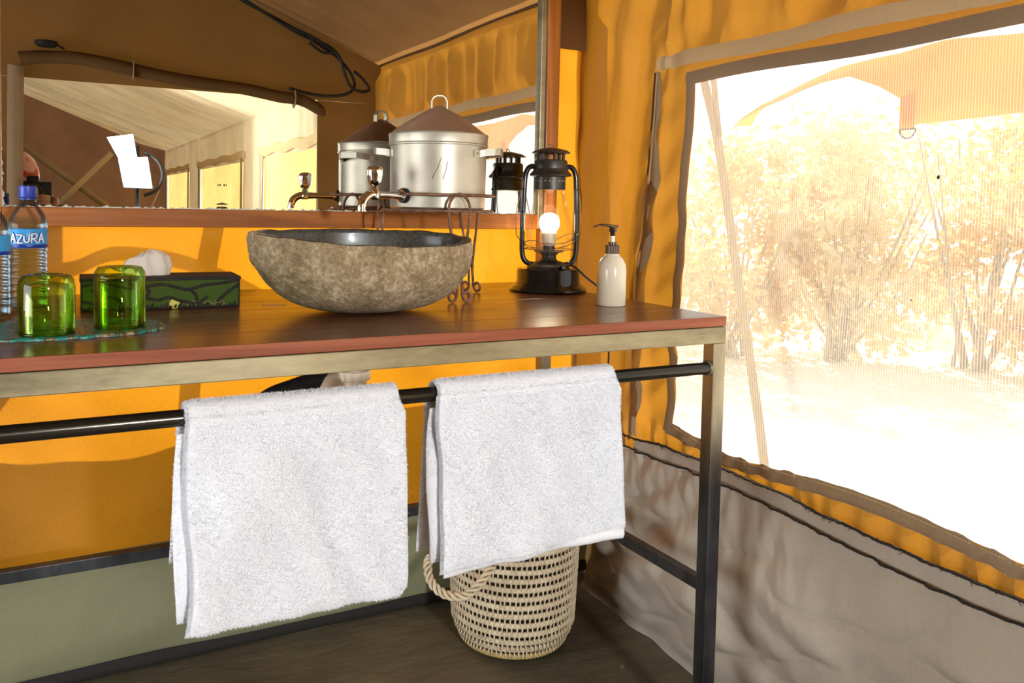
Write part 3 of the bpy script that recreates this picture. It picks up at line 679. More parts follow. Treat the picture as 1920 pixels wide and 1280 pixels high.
st = thing('iron_urn_stand', 'rust-brown wrought iron stand with hairpin legs carrying the tin urn', 'stand', (PC.x, PC.y, TZ))
circ = lambda c, r, z, n=64: [(c.x+r*math.cos(k/n*2*math.pi), c.y+r*math.sin(k/n*2*math.pi), z) for k in range(n)]
G().tube(circ(PC, .1205, 1.052), .0032, 8, closed=True).out('upper_ring', M['rust'], st)
G().tube(circ(PC, .118, 1.0192), .0032, 8, closed=True).out('lower_ring', M['rust'], st)
for a in (20, 80, 140):
    G().tube([PC+Vector((math.cos(R(a+s))*.117, math.sin(R(a+s))*.117, 1.0185)) for s in (0, 180)], .0028, 8).out('cross_bar', M['rust'], st)
for (ang, foot) in ((-94, (.762, 1.515)), (30, (.885, 1.700)), (143, (.640, 1.680))):
    rd = Vector((math.cos(R(ang)), math.sin(R(ang)), 0)); tg = Vector((-rd.y, rd.x, 0)); top = PC+rd*.1225; ft = Vector((foot[0], foot[1], 0))
    H = lambda s, z, r=0: (lambda t: Vector((lerp(top.x, ft.x, t), lerp(top.y, ft.y, t), z))+tg*s+rd*r)(max(0, min(1, (1.052-z)/(1.052-TZ))))
    half = lambda s: [H(s*.0065, .905), H(s*.0045, .885), H(s*.0055, .865), H(s*.006, .848), H(s*.010, .8365), H(s*.017, .8335), H(s*.0235, .8385), H(s*.0225, .849), H(s*.015, .853), H(s*.0095, .8475)]
    loop = [H(-.0065, .905), H(-.012, .94), H(-.019, .98), H(-.0235, 1.02), H(-.017, 1.043), H(0, 1.054), H(.017, 1.043), H(.0235, 1.02), H(.019, .98), H(.012, .94), H(.0065, .905)]
    pts = spline(half(-1)[::-1]+loop[1:-1]+half(1), 5)
    lg = G().tube(pts, .0030, 8).out('hairpin_leg', M['rust'], st)
    G().tube([H(-.007, .893), H(.007, .893)], .0042, 8).out('weld', M['darksteel'], lg)

# ------------------------------------------------------------------ electric hurricane lantern
def lantern(LC, label, group=None, lit=True, cat='lantern', cord=True, yawd=-26.97):
    la = thing('hurricane_lantern', label, cat, (LC[0], LC[1], LC[2]), group)
    c0 = Vector((LC[0], LC[1], LC[2]-.83)); sd_ = Vector((math.cos(R(yawd)), math.sin(R(yawd)), 0)); fr = Vector((sd_.y, -sd_.x, 0))
    G().lathe([(0, .8302), (.091, .8302), (.0935, .8345), (.090, .840), (.082, .845), (.0765, .853), (.0758, .880), (.0735, .8845), (.050, .8865), (.0, .8865)], c0, 56).out('base_tank', M['black'], la, auto=.9)
    G().lathe([(.052, .8868), (.050, .892), (.034, .900), (.021, .904), (.018, .909), (.018, .917), (.0225, .919), (.0225, .922), (.036, .9245), (.036, .9265), (.014, .9275), (.014, .938), (.0, .938)], c0, 36).out('burner', M['gunmetal'], la, auto=.7)
    G().lathe([(.0125, .938), (.0165, .942), (.0185, .968), (.0175, .972)], c0, 36).out('bulb_base', M['bulbbase'], la)
    G().lathe([(.014, .971), (.020, .978), (.0240, .988), (.0245, .997), (.021, 1.008), (.013, 1.0155), (0, 1.018)], c0, 32).out('bulb', M['bulb'] if lit else M['bulbbase'], la)
    gp = [(.035, .9268), (.044, .935), (.0525, .948), (.0555, .962), (.0545, .978), (.049, 1.005), (.0415, 1.035), (.0365, 1.060), (.0350, 1.075)]
    G().lathe(gp, c0, 44).out('glass_globe', M['globe'], la).data.polygons.foreach_set('use_smooth', [True]*(44*(len(gp)-1)+2))
    g = G(); g.v = []; 
    hoodp = [(.0355, 1.0745), (.0362, 1.0735), (.0362, 1.103), (.049, 1.106), (.0505, 1.109), (.046, 1.114), (.0420, 1.118), (.0410, 1.1225), (.0398, 1.1235), (.0398, 1.139), (.0375, 1.1435), (.018, 1.1455), (0, 1.1455)]
    g.lathe(hoodp, c0, 48); hood = g.out('hood', M['gunmetal'], la, auto=.6)
    for k in range(20):
        a = R(k*18); G().lathe([(0, 0), (.0021, 0), (0, .0004)], c0+Vector((math.cos(a)*.0362, math.sin(a)*.0362, 1.0935)), 8, axis=(math.cos(a), math.sin(a), 0)).out('air_hole', M['bulbbase'], hood)
    for k in range(6):
        a = R(k*60+15); p = c0+Vector((math.cos(a)*.030, math.sin(a)*.030, 0)); G().box((p.x-.003, p.y-.003, 1.1445), (p.x+.003, p.y+.003, 1.160), 0).out('cap_post', M['gunmetal'], la, False)
    cp_ = G(); cp_.lathe([(.0, 1.158), (.030, 1.1585), (.0455, 1.160), (.0462, 1.1615), (.038, 1.167), (.020, 1.1715), (.010, 1.1735), (0, 1.174)], c0, 48); cp_.out('cap', M['gunmetal'], la, auto=.9)
    G().tube(spline([c0+sd_*-.008+Vector((0, 0, 1.173)), c0+sd_*-.009+Vector((0, 0, 1.179)), c0+sd_*-.003+Vector((0, 0, 1.1805)), c0+sd_*.005+Vector((0, 0, 1.178)), c0+sd_*.008+Vector((0, 0, 1.172))], 6), .0010, 6).out('lift_ring', M['wire'], la)
    for s in (-1, 1):
        P = spline([c0+sd_*s*x+Vector((0, 0, z)) for x, z in ((.036, 1.124), (.044, 1.1285), (.054, 1.123), (.0605, 1.105), (.0625, 1.07), (.0640, 1.02), (.0650, .96), (.0645, .925), (.060, .906), (.050, .8965), (.036, .8935), (.030, .894))], 8)
        tb = G().tube(P, .0062, 14).out('side_tube', M['black'], la)
        for z in (1.075, 1.02, .952): G().tube([c0+sd_*s*.0638+Vector((0, 0, z)), c0+sd_*s*.0645+Vector((0, 0, z-.003))], .0069, 12).out('tube_band', M['black'], tb)
    # wire guard crossing the globe
    for z0, z1, dz in ((.962, .957, .010), (.930, .932, .0)):
        P = [c0+Vector((math.cos(a)*.0585, math.sin(a)*.0585, .949+dz*math.cos(a*2)+(.012*math.cos(a*1+.8) if dz else -.018))) for a in np.linspace(0, 2*math.pi, 48, endpoint=False)]
        G().tube(P, .0010, 6, closed=True).out('guard_wire', M['wire'], la)
    P = spline([c0+sd_*.056+fr*-.006+Vector((0, 0, .952)), c0+sd_*.067+fr*.008+Vector((0, 0, .966)), c0+sd_*.074+fr*.010+Vector((0, 0, .972)), c0+sd_*.071+fr*.008+Vector((0, 0, .964))], 6)
    G().tube(P, .0016, 6).out('lift_lever', M['wire'], la)
    P = spline([c0+sd_*-.064+fr*-.010+Vector((0, 0, 1.088)), c0+sd_*-.077+fr*-.02+Vector((0, 0, 1.03)), c0+sd_*-.078+fr*-.03+Vector((0, 0, .99)), c0+sd_*-.072+fr*-.040+Vector((0, 0, .955)), c0+sd_*-.03+fr*-.070+Vector((0, 0, .93)), c0+sd_*.03+fr*-.070+Vector((0, 0, .93)), c0+sd_*.072+fr*-.040+Vector((0, 0, .955)), c0+sd_*.078+fr*-.02+Vector((0, 0, 1.02)), c0+sd_*.066+fr*-.008+Vector((0, 0, 1.088))], 8)
    G().tube(P, .0011, 6).out('bail_handle', M['wire'], la)
    if cord:
        G().box(c0+sd_*.028+fr*.052+Vector((-.006, -.005, .886)), c0+sd_*.028+fr*.052+Vector((.006, .005, .894)), 0, .001).out('switch_knob', M['black'], la, False)
        P = spline([c0+sd_*.034+fr*.050+Vector((0, 0, .893)), c0+sd_*.046+fr*.050+Vector((0, 0, .896)), c0+sd_*.060+fr*.052+Vector((0, 0, .890)), c0+sd_*.080+fr*.055+Vector((0, 0, .872)), c0+sd_*.105+fr*.050+Vector((0, 0, .853)), c0+sd_*.130+fr*.040+Vector((0, 0, .836)), c0+sd_*.140+fr*.028+Vector((0, 0, .8330)), c0+sd_*.146+fr*.0+Vector((0, 0, .8328))], 8)
        G().tube(P, .0024, 8).out('power_cord', M['rubber'], la)
    return la
lantern((1.077, 1.669, TZ), 'black hurricane lantern with lit bulb standing on the washstand beside the mirror')
lp = bpy.data.lights.new('bulb_glow', 'POINT'); lo = bpy.data.objects.new('bulb_glow', lp); C.objects.link(lo); lo.location = (1.077, 1.669, .9915); lp.energy = .9; lp.color = (1, .72, .42); lp.shadow_soft_size = .0255

# ------------------------------------------------------------------ soap dispenser
SC_ = Vector((1.046, 1.379, 0))
so = thing('soap_dispenser', 'ivory pump soap bottle with dark bronze pump at the right end of the washstand', 'soap dispenser', (SC_.x, SC_.y, TZ))
G().lathe([(0, .8302), (.0285, .8302), (.0300, .8325), (.0300, .902), (.0285, .915), (.0235, .926), (.0165, .933), (.0145, .935), (.0140, .9385)], SC_, 48).out('bottle', M['soap'], so, auto=1.0)
g = G(); g.grid(lambda u, v: (lambda a: SC_+Vector((math.cos(a)*(.0142+(.0004 if int(u*72) % 2 else 0)), math.sin(a)*(.0142+(.0004 if int(u*72) % 2 else 0)), lerp(.9375, .9545, v))))(u*2*math.pi), 72, 2, wrap=True)
g.lathe([(.0143, .9545), (.0125, .9555), (.009, .9557), (.009, .9615), (.0065, .962), (0, .962)], SC_, 32)
g.out('collar', M['pump'], so, auto=.6)
G().lathe([(.0042, .962), (.0042, .976), (0, .976)], SC_, 16).out('pump_stem', M['pumpw'], so, auto=.7)
g = G(); g.lathe([(0, .9745), (.0052, .9745), (.0052, .981), (.0080, .984), (.0078, .9925), (.0085, .9945), (.0, .9950)], SC_, 24)
nd = Vector((-.93, .36, 0)).normalized()
pn = spline([SC_+nd*-.010+Vector((0, 0, .9940)), SC_+nd*.008+Vector((0, 0, .9955)), SC_+nd*.026+Vector((0, 0, .9965)), SC_+nd*.038+Vector((0, 0, .9935)), SC_+nd*.042+Vector((0, 0, .991))], 6)
g.tube(pn, [.0062]*6+[.0058]*6+[.0045]*6+[.003]*6+[.0024], 12, flat=.45); g.out('pump_head', M['pump'], so)

# ------------------------------------------------------------------ drinking glasses, mat, tissue box, bottles
def tumbler(c, h, r, label):
    t = thing('drinking_glass', label, 'glass', c, 'upturned green tumblers on the beaded mat'); c = Vector(c)
    out = [(r*.94, .0), (r*.985, .004), (r, h*.3), (r, h*.78), (r*.96, h*.91), (r*.84, h*.985), (r*.62, h), (r*.45, h*.985), (r*.2, h*.93), (0, h*.90)]
    inn = [(0, h*.855), (r*.5, h*.86), (r*.80, h*.83), (r*.905, h*.76), (r*.93, h*.3), (r*.92, .004), (r*.94, 0)]
    prof = out+inn
    G().lathe(prof, c, 48).out('tumbler_body', M['greensolid'], t)
    G().tube([c+Vector((r*.955*math.cos(a), r*.955*math.sin(a), .0022)) for a in np.linspace(0, 2*math.pi, 40, endpoint=False)], .0022, 8, closed=True).out('rolled_lip', M['greensolid'], t)
    return t
M['greensolid'] = glass('tumbler_glass', (.80, .975, .42), .03, 1.5, (.58, .88, .20), .7)
MT = .0045
tumbler((-.0005, 1.325, TZ+MT), .086, .0378, 'wider green glass tumbler standing upside down on the mat, nearer the water bottles')
tumbler((.1000, 1.362, TZ+MT), .0935, .0375, 'taller-looking green glass tumbler upside down in front of the tissue box')
# beaded mat
m, n, o = newmat('beaded_cloth'); p = n.nodes.new('ShaderNodeBsdfPrincipled'); n.links.new(p.outputs[0], o.inputs[0])
v1 = tex(n, 'ShaderNodeTexVoronoi', scale=95); t = tex(n, scale=60, detail=4, stretch=(1, .5, 1))
r = ramp(n, t.outputs['Fac'], [(.40, (.015, .22, .19)), (.47, (.07, .05, .02)), (.52, (.30, .20, .07)), (.57, (.02, .28, .26)), (.7, (.03, .04, .02))], 'CONSTANT')
n.links.new(r.outputs[0], p.inputs['Base Color']); p.inputs['Roughness'].default_value = .35; b = bump(n, v1.outputs['Distance'], .8, .001); n.links.new(b.outputs[0], p.inputs['Normal']); M['beads'] = m
MCx, MCy = .015, 1.375
def matedge(a):
    c, s = math.cos(a), math.sin(a); k = (abs(c)**2.6+abs(s)**2.6)**(-1/2.6); k *= 1+.018*math.sin(a*26)
    return c*k*.150, s*k*.093
g = G(); N = 200; vs = []; 
for zz_, kk in ((0.0, 1.0), (.003, 1.0), (MT, .985), (MT, .9), (MT, 0)):
    for i in range(N):
        x, y = matedge(i/N*2*math.pi); xr = x*math.cos(.06)-y*math.sin(.06); yr = x*math.sin(.06)+y*math.cos(.06)
        vs.append((MCx+xr*kk, MCy+yr*kk, TZ+.0003+zz_+(.0006*nz(x*90, y*90) if kk > .5 else 0)))
fs = [(j*N+i, j*N+(i+1) % N, (j+1)*N+(i+1) % N, (j+1)*N+i) for j in range(4) for i in range(N)]
g.add(vs, fs); pm = g.out('beaded_mat', M['beads'], None, True)
tag(pm, 'turquoise and brown beaded mat with scalloped edge under the green tumblers', 'mat')

# tissue box
TBx = thing('tissue_box', 'dark painted wooden tissue box with green panels and black swirls', 'tissue box', (.19, 1.64, TZ))
ang = R(-2); bc = Vector((.192, 1.640, 0)); bx = Vector((math.cos(ang), math.sin(ang), 0)); by = Vector((-math.sin(ang), math.cos(ang), 0))
def bpt(a, b, z): return bc+bx*a+by*b+Vector((0, 0, z))
HX, HY, HZ = .138, .052, .058
def rotbox(a0, a1, b0, b1, z0, z1, bev=0):
    g = G(); g.box((a0, b0, z0), (a1, b1, z1), 0, bev); g.v = [tuple(bpt(*q)) for q in g.v]; return g
m, n, o = newmat('painted_panel'); p = n.nodes.new('ShaderNodeBsdfPrincipled'); n.links.new(p.outputs[0], o.inputs[0])
v1 = tex(n, 'ShaderNodeTexVoronoi', scale=95); r = ramp(n, v1.outputs['Distance'], [(.0, (.012, .30, .18)), (.34, (.012, .22, .12)), (.40, (.06, .085, .01))], 'LINEAR')
tt = tex(n, scale=14, detail=3); r2 = ramp(n, tt.outputs['Fac'], [(.45, (.05, .075, .01)), (.55, (.02, .14, .05))]); mc = n.nodes.new('ShaderNodeMixRGB'); mc.inputs[0].default_value = .12
n.links.new(r.outputs[0], mc.inputs[1]); n.links.new(r2.outputs[0], mc.inputs[2]); n.links.new(mc.outputs[0], p.inputs['Base Color']); p.inputs['Roughness'].default_value = .8; p.inputs['Specular IOR Level'].default_value = .15; M['panel'] = m
M['boxblack'] = pbr('black_box_paint', (.012, .009, .007), .8, 0, (.03, .022, .015), nscale=60, bstr=.3, bdist=.001)
rotbox(-HX, HX, -HY, HY, TZ+.0002, TZ+HZ, .002).out('box_body', M['boxblack'], TBx, False)
rotbox(-HX+.004, HX-.004, -HY-.0008, -HY+.002, TZ+.004, TZ+HZ-.005).out('front_panel', M['panel'], TBx, False, label='green painted front panel')
rotbox(-HX-.0015, HX+.0015, -HY-.0015, HY+.0015, TZ+HZ-.006, TZ+HZ+.001, .002).out('lid_board', M['boxblack'], TBx, False)
g = G(); fy = -HY-.0012
for c in ([(-.134, .046), (-.10, .050), (-.06, .040), (-.03, .043), (.0, .046), (.03, .038), (.045, .036), (.075, .044), (.10, .046), (.134, .052)],
          [(-.06, .050), (-.045, .042), (-.025, .035), (-.028, .022), (-.01, .018), (.01, .022), (.03, .015), (.055, .010)],
          [(.045, .037), (.056, .026), (.060, .012), (.062, .004)], [(.062, .006), (.07, .016), (.078, .022)],
          [(-.12, .040), (-.108, .028), (-.085, .024), (-.07, .014)], [(.095, .012), (.115, .03), (.134, .043)], [(-.134, .018), (-.11, .012), (-.09, .007)]):
    g.tube(spline([bpt(a, fy, TZ+z) for a, z in c], 8), .0030, 6)
for k in range(34):
    a = -.134+k*.0081; g.tube([bpt(a, fy, TZ+.003), bpt(a+.003, fy, TZ+.006+.003*(k % 3))], [.0038, .0012], 5)
g.out('painted_swirls', M['boxblack'], TBx)
M['yellow'] = pbr('yellow_paint', (.6, .5, .08), .5); M['tanline'] = pbr('tan_paint', (.45, .33, .15), .5)
g = G(); g.lathe([(0, 0), (.010, 0), (.009, .0008), (0, .001)], bpt(.020, fy+.0005, TZ+.010), 20, axis=-by); g.out('painted_sun', M['yellow'], TBx)
g = G()
for (a, r_) in ((.052, .010), (.052, .006), (.078, .009), (.098, .011), (.098, .007)):
    g.tube([bpt(a+math.cos(t)*r_, fy-.0008, TZ+.004+math.sin(t)*r_) for t in np.linspace(0, 3.14, 12)], .0006, 4)
g.out('painted_arcs', M['tanline'], TBx)
ts = Vector((.170, 1.645, TZ+HZ))
def tis(u, v):
    a = u*2*math.pi; c, s_ = math.cos(a), math.sin(a)
    w_ = interp(v, [0, .12, .45, .8, .93, 1], [.030, .034, .037, .033, .020, .0])
    h_ = .050*min(1, v*1.04)
    x = c*w_; y = s_*w_*.55
    k = 1+.16*math.cos(a*3+1.2+v)+.09*math.cos(a*8+v*3)+.05*nz(c*3, s_*3, v*4)
    lft = max(0, -c)**2
    return ts+Vector((x*k-.012*lft*(1-v), y*k, h_-.003-.016*lft*v*v+.0025*math.cos(a*8+1)*v))
tg_ = G(); tg_.grid(tis, 90, 30, wrap=True); tag(tg_.out('tissue', M['tissue']), 'crumpled white paper tissue sticking up out of the painted box', 'tissue')

# water bottles
def bottle(c, label, rot=0.0, big=1.0):
    t = thing('water_bottle', label, 'bottle', c, 'plastic water bottles left of the tumblers'); c = Vector(c)
    S = big
    prof = [(0, .003), (.022, .0), (.029, .003), (.0315, .010)]
    z = .014
    for k in range(8):
        prof += [(.0315, z), (.0322, z+.004), (.0315, z+.008), (.0300, z+.0098)]; z += .0115
    prof += [(.0325, .108), (.0327, .112), (.0320, .113), (.0320, .148), (.0327, .150), (.0325, .156), (.0300, .168), (.0240, .180), (.0165, .190), (.0125, .196), (.0122, .206)]
    prof = [(r*S, zz*S) for r, zz in prof]
    b_ = G().lathe(prof, c, 48).out('clear_bottle', M['clear'], t)
    G().lathe([(0, .004*S), (.028*S, .006*S), (.029*S, .014*S), (.029*S, .108*S), (.0305*S, .115*S), (.0305*S, .158*S), (.027*S, .1675*S), (0, .1675*S)], c, 40).out('water', M['water'], t, auto=.8)
    lb = G(); lb.lathe([(.0323*S, .114*S), (.0326*S, .1145*S), (.0326*S, .1475*S), (.0323*S, .148*S)], c, 64); lab = lb.out('printed_label', M['label'], t, auto=.6)
    def arc(pts, w, r, mat, nm):
        g = G()
        for pl in pts:
            P = []
            for i in range(len(pl)-1):
                for k in range(5):
                    a = lerp(pl[i][0], pl[i+1][0], k/5); z_ = lerp(pl[i][1], pl[i+1][1], k/5); P.append((a, z_))
            P.append(pl[-1])
            g.tube([c+Vector((math.cos(rot+a/.0326/S)*r, math.sin(rot+a/.0326/S)*r, z_*S)) for a, z_ in P], w, 6)
        g.out(nm, mat, lab)
    e = .0327*S
    G().lathe([(.0327*S, .1145*S), (.0329*S, .1148*S), (.0329*S, .1200*S), (.0327*S, .1205*S)], c, 64).out('label_band', M['labeldark'], lab, auto=.6)
    w_ = .0105
    def letters():
        L_ = []; x = -.0275
        z0, z1 = .1235, .1405
        L_.append([(x, z0), (x+.0045, z1), (x+.009, z0)]); L_.append([(x+.001, z0+.006), (x+.0085, z0+.0065)]); x += w_+.0005
        L_.append([(x, z1-.003), (x+.009, z1-.003), (x+.001, z0), (x+.010, z0)]); x += w_+.001
        L_.append([(x, z1-.004), (x+.0005, z0+.003), (x+.004, z0), (x+.0075, z0+.003), (x+.008, z1-.004)]); x += w_+.0005
        L_.append([(x, z0), (x+.001, z1-.002)]); L_.append([(x-.001, z1-.003), (x+.005, z1), (x+.009, z1-.003), (x+.007, z0+.008), (x+.001, z0+.007)]); L_.append([(x+.003, z0+.007), (x+.010, z0-.001)]); x += w_+.001
        L_.append([(x, z0), (x+.0045, z1), (x+.009, z0)]); L_.append([(x+.001, z0+.006), (x+.0085, z0+.006)])
        return L_
    LT = letters()
    arc(LT, .0027*S, .0318*S, M['labeldark'], 'lettering_outline'); arc(LT, .0015*S, .0336*S, M['white'], 'lettering')
    G().lathe([(.0138*S, .203*S), (.0143*S, .204*S), (.0143*S, .2225*S), (.0132*S, .2240*S), (0, .2242*S)], c, 40).out('screw_cap', M['cap'], t, auto=.6)
    G().lathe([(.0125*S, .199*S), (.0146*S, .1995*S), (.0146*S, .2015*S), (.0125*S, .202*S)], c, 40).out('tamper_ring', M['cap'], t, auto=.6)
    return t
m, n, o = newmat('drinking_water'); tr = n.nodes.new('ShaderNodeBsdfTransparent'); tr.inputs[0].default_value = (.90, .97, 1, 1); gl = n.nodes.new('ShaderNodeBsdfRefraction'); gl.inputs['IOR'].default_value = 1.15; gl.inputs[0].default_value = (.80, .92, 1, 1)
mx = n.nodes.new('ShaderNodeMixShader'); mx.inputs[0].default_value = .22; n.links.new(tr.outputs[0], mx.inputs[1]); n.links.new(gl.outputs[0], mx.inputs[2]); n.links.new(mx.outputs[0], o.inputs[0]); M['water'] = m
bottle((-.030, 1.640, TZ), 'plastic water bottle with blue cap, whole and nearer the mirror', R(-90), .985)
bottle((-.083, 1.545, TZ), 'plastic water bottle cut off by the left edge, its lettering mostly hidden', R(-125), .93)

# ------------------------------------------------------------------ towels
def towel(name_label, x0, x1, zb0, zb1, bk, seed, rowsback=True, lean=0):
    tw = thing('hand_towel', name_label, 'towel', ((x0+x1)/2, RY, RZr), 'towels on the rail')
    rt = .0122; th = .0085
    def front(t, s):      # t along x 0..1, s down 0..1 -> centre line offsets
        x = lerp(x0, x1, t); zb = lerp(zb0, zb1, t)
        z = lerp(RZr, zb, s)
        w = .017*nz(t*2.8+s*.7, s*1.1, seed)+.009*nz(t*6.5-s*2.2, s*1.6, seed+3)
        y = RY-rt-th*.5-.004-.020*s**1.3*(1+.2*math.sin(t*5))+w*sstep(0, .35, s)-lean*s
        return x+(.0035*math.sin(s*7+seed)+.006*nz(s*3, seed, 1))*(1-t)**3, y, z
    def back(t, s):
        x = lerp(x0-.006, x1-.012, t); z = lerp(RZr, bk, s)
        y = RY+rt+th*.5+.006*s+.010*nz(t*3, s*2, seed+7)*s; return x-.010*s*(1-t), y, z
    prof = [('b', s) for s in np.linspace(1, 0, 22)]+[('t', a) for a in np.linspace(.12, math.pi-.12, 9)]+[('f', s) for s in np.linspace(0, 1, 60)]
    NX = 64; C_ = []
    for k, (tp_, s) in enumerate(prof):
        row = []
        for i in range(NX+1):
            t = i/NX
            if tp_ == 'f': p = front(t, s)
            elif tp_ == 'b': p = back(t, s)
            else:
                a = s; p = (lerp(x0, x1, t), RY+math.cos(a)*(rt+th*.5+.001), RZr+math.sin(a)*(rt+th*.5+.002))
            row.append(Vector(p))
        C_.append(row)
    K = len(C_); P = np.array([[list(q) for q in r_] for r_ in C_])
    du = np.gradient(P, axis=1); dv = np.gradient(P, axis=0); nn = np.cross(du, dv); nn /= np.linalg.norm(nn, axis=2, keepdims=True)+1e-9
    if nn[K-5, NX//2, 1] > 0: nn = -nn
    # rounded edges: taper the thickness and pull the corners in
    ti = np.linspace(0, 1, NX+1); ed = np.clip(np.minimum(ti, 1-ti)/.03, 0, 1)**.5; ke = np.clip(np.minimum(np.arange(K), K-1-np.arange(K))/2.5, 0, 1)**.5
    T = th*.5*np.clip(np.minimum(ed[None, :]*1.0, ke[:, None])*.9+.1, .1, 1)
    A = P+nn*T[..., None]; Bk = P-nn*T[..., None]
    # soft right lower corner
    for arr in (A, Bk):
        for k in range(K):
            if prof[k][0] == 'f' and prof[k][1] > .93:
                q = (prof[k][1]-.93)/.07; arr[k, :, 0] -= np.clip((ti-.93)/.07, 0, 1)*.016*q*q
            if prof[k][0] == 't' or (prof[k][0] == 'f' and prof[k][1] < .06):
                q = 1-(prof[k][1]/.06 if prof[k][0] == 'f' else 0); arr[k, :, 0] -= np.clip((ti-.9)/.1, 0, 1)**2*.010*q
    W = NX+1; n0 = K*W; vs = np.concatenate([A.reshape(-1, 3), Bk.reshape(-1, 3)])
    f = []
    for k in range(K-1):
        for i in range(NX):
            a = k*W+i; f.append((a, a+W, a+W+1, a+1)); a += n0; f.append((a, a+1, a+W+1, a+W))
    for k in range(K-1): f.append((k*W, n0+k*W, n0+(k+1)*W, (k+1)*W)); a = k*W+NX; f.append((a, a+W, n0+a+W, n0+a))
    for i in range(NX): f.append((i, i+1, n0+i+1, n0+i)); a = (K-1)*W+i; f.append((a, n0+a, n0+a+1, a+1))
    mesh('folded_cloth', vs, f, M['terry'], tw, True)
    # second layer of the fold, showing at the left edge
    def lay(u, v):
        z = lerp(RZr-.02, lerp(zb0, zb1, u)+.012, v); x = lerp(x0-.010-.006*math.sin(v*3), x1-.03, u)
        return (x, RY-rt+.004-.012*v+.004*nz(u*3, v*4, seed+9)+.006*(1-u)*math.sin(v*6), z)
    g = G(); g.grid(lay, 30, 30); lb = g.out('inner_layer', M['terry'], tw); md_ = lb.modifiers.new('t', 'SOLIDIFY'); md_.thickness = .006; md_.offset = 0
    # terry pile: short tufts over everything the eye can reach
    rs = np.random.RandomState(seed)
    def tufts(A_, N_, n_, k_lo, edge_x=True):
        K_, W_ = A_.shape[:2]
        kk = rs.uniform(k_lo, K_-1.01, n_); ii = rs.uniform(0, W_-1.01, n_); ex = rs.rand(n_) < .06; ii[ex] = rs.uniform(0, 1.0, ex.sum())
        k0 = kk.astype(int); i0 = ii.astype(int); fk = (kk-k0)[:, None]; fi = (ii-i0)[:, None]
        bil = lambda Q: (Q[k0, i0]*(1-fi)+Q[k0, i0+1]*fi)*(1-fk)+(Q[k0+1, i0]*(1-fi)+Q[k0+1, i0+1]*fi)*fk
        base = bil(A_); nr = bil(N_); nr /= np.linalg.norm(nr, axis=1, keepdims=True)
        # clumps lean the same way
        q = base*260; cl = np.stack([np.sin(q[:, 0]+2*np.sin(q[:, 2]*.7))+np.sin(q[:, 0]*2.3-q[:, 2]*1.7), np.zeros(n_), np.cos(q[:, 2]*1.1+2*np.sin(q[:, 0]*.8))+np.sin(q[:, 2]*2.1+q[:, 0]*1.3)], 1)*.20
        ln = rs.uniform(.0018, .0040, n_)[:, None]; dr_ = nr+cl+rs.normal(0, .42, (n_, 3))+np.array([0, 0, -.2])
        left = (ii < 1.2)[:, None]; dr_ = np.where(left, dr_+np.array([-1.2, 0, 0]), dr_); bot = (kk > K_-2.5)[:, None]; dr_ = np.where(bot, dr_+np.array([0, 0, -1.2]), dr_)
        dr_ /= np.linalg.norm(dr_, axis=1, keepdims=True)
        sd2 = np.cross(dr_, rs.normal(0, 1, (n_, 3))); sd2 /= np.linalg.norm(sd2, axis=1, keepdims=True)
        return np.stack([base+sd2*.0006-nr*.0006, base-sd2*.0006-nr*.0006, base+dr_*ln], 1).reshape(-1, 3)
    LA = np.array([[list(lay(u, v)) for u in np.linspace(0, .22, 8)] for v in np.linspace(0, 1, 30)]); LN = np.zeros_like(LA); LN[..., 1] = -1; LN[..., 0] = -.5
    BA = np.array([[list(back(t, s_)) for t in np.linspace(0, .16, 6)] for s_ in np.linspace(0, 1, 26)]); BA[..., 1] -= th*.5
    V = np.concatenate([tufts(A, nn, 105000, 18), tufts(LA-np.array([0, .003, 0]), LN, 6500, 0), tufts(BA, LN[:26, :6], 4500, 0)]); Fc = np.arange(len(V)).reshape(-1, 3)
    mesh('terry_pile', V, Fc, M['terry'], tw, False, kind='stuff')
    return tw
towel('white terry hand towel on the rail, the left one, hanging lower', .168, .492, .441, .433, .52, 3)
tw2 = towel('white terry hand towel on the rail, the right one, over the basket', .548, .904, .456, .462, .47, 11)
g = G(); g.grid(lambda u, v: (lerp(.552, .898, u), RY-.0122-.0125-.0155-.003*math.sin(v*3.14)+.017*nz(u*2.8+.7, 1.1, 11)+.009*nz(u*6.5-2.2, 1.6, 14)+.004, lerp(.4545, .4635, u)+lerp(.010, -.007, v)), 60, 6)
hm = g.out('hem_band', M['terry'], tw2, label='smooth woven hem along the bottom'); q = hm.modifiers.new('t', 'SOLIDIFY'); q.thickness = .0022

# ------------------------------------------------------------------ woven basket
KC = Vector((1.000, 1.672, 0))
bk = thing('woven_basket', 'open-weave pale palm-leaf basket with looped handle on the floor under the table', 'basket', (KC.x, KC.y, 0))
NR = 13
def brad(z): return .122+.020*sstep(0, .07, z)+.012*z/.3
zs = [.012+i*.0205 for i in range(NR)]
G().lathe([(0, .004), (brad(.01)-.014, .006), (brad(.08)-.012, .08), (brad(.26)-.006, .262), (brad(.26)-.010, .262), (brad(.08)-.015, .08), (0, .012)], KC, 60).out('inner_shade', M['inside'], bk)  # added dark liner standing for the shade behind the open weave
rng = random.Random(8)
for i, z in enumerate(zs):
    r = brad(z); n_ = 168
    P = [KC+Vector((math.cos(a)*(r+.0006*math.cos(a*82+i)), math.sin(a)*(r+.0006*math.cos(a*82+i)), z+.0010*nz(a*2, i*3.1))) for a in np.linspace(0, 2*math.pi, n_, endpoint=False)]
    G().tube(P, [.0048+.0005*math.cos(k/n_*82*6.283*1.0) for k in range(n_)], 8, closed=True, flat=1.35).out('coil', M['straw2'] if i == 0 else M['straw'], bk)
g = G()
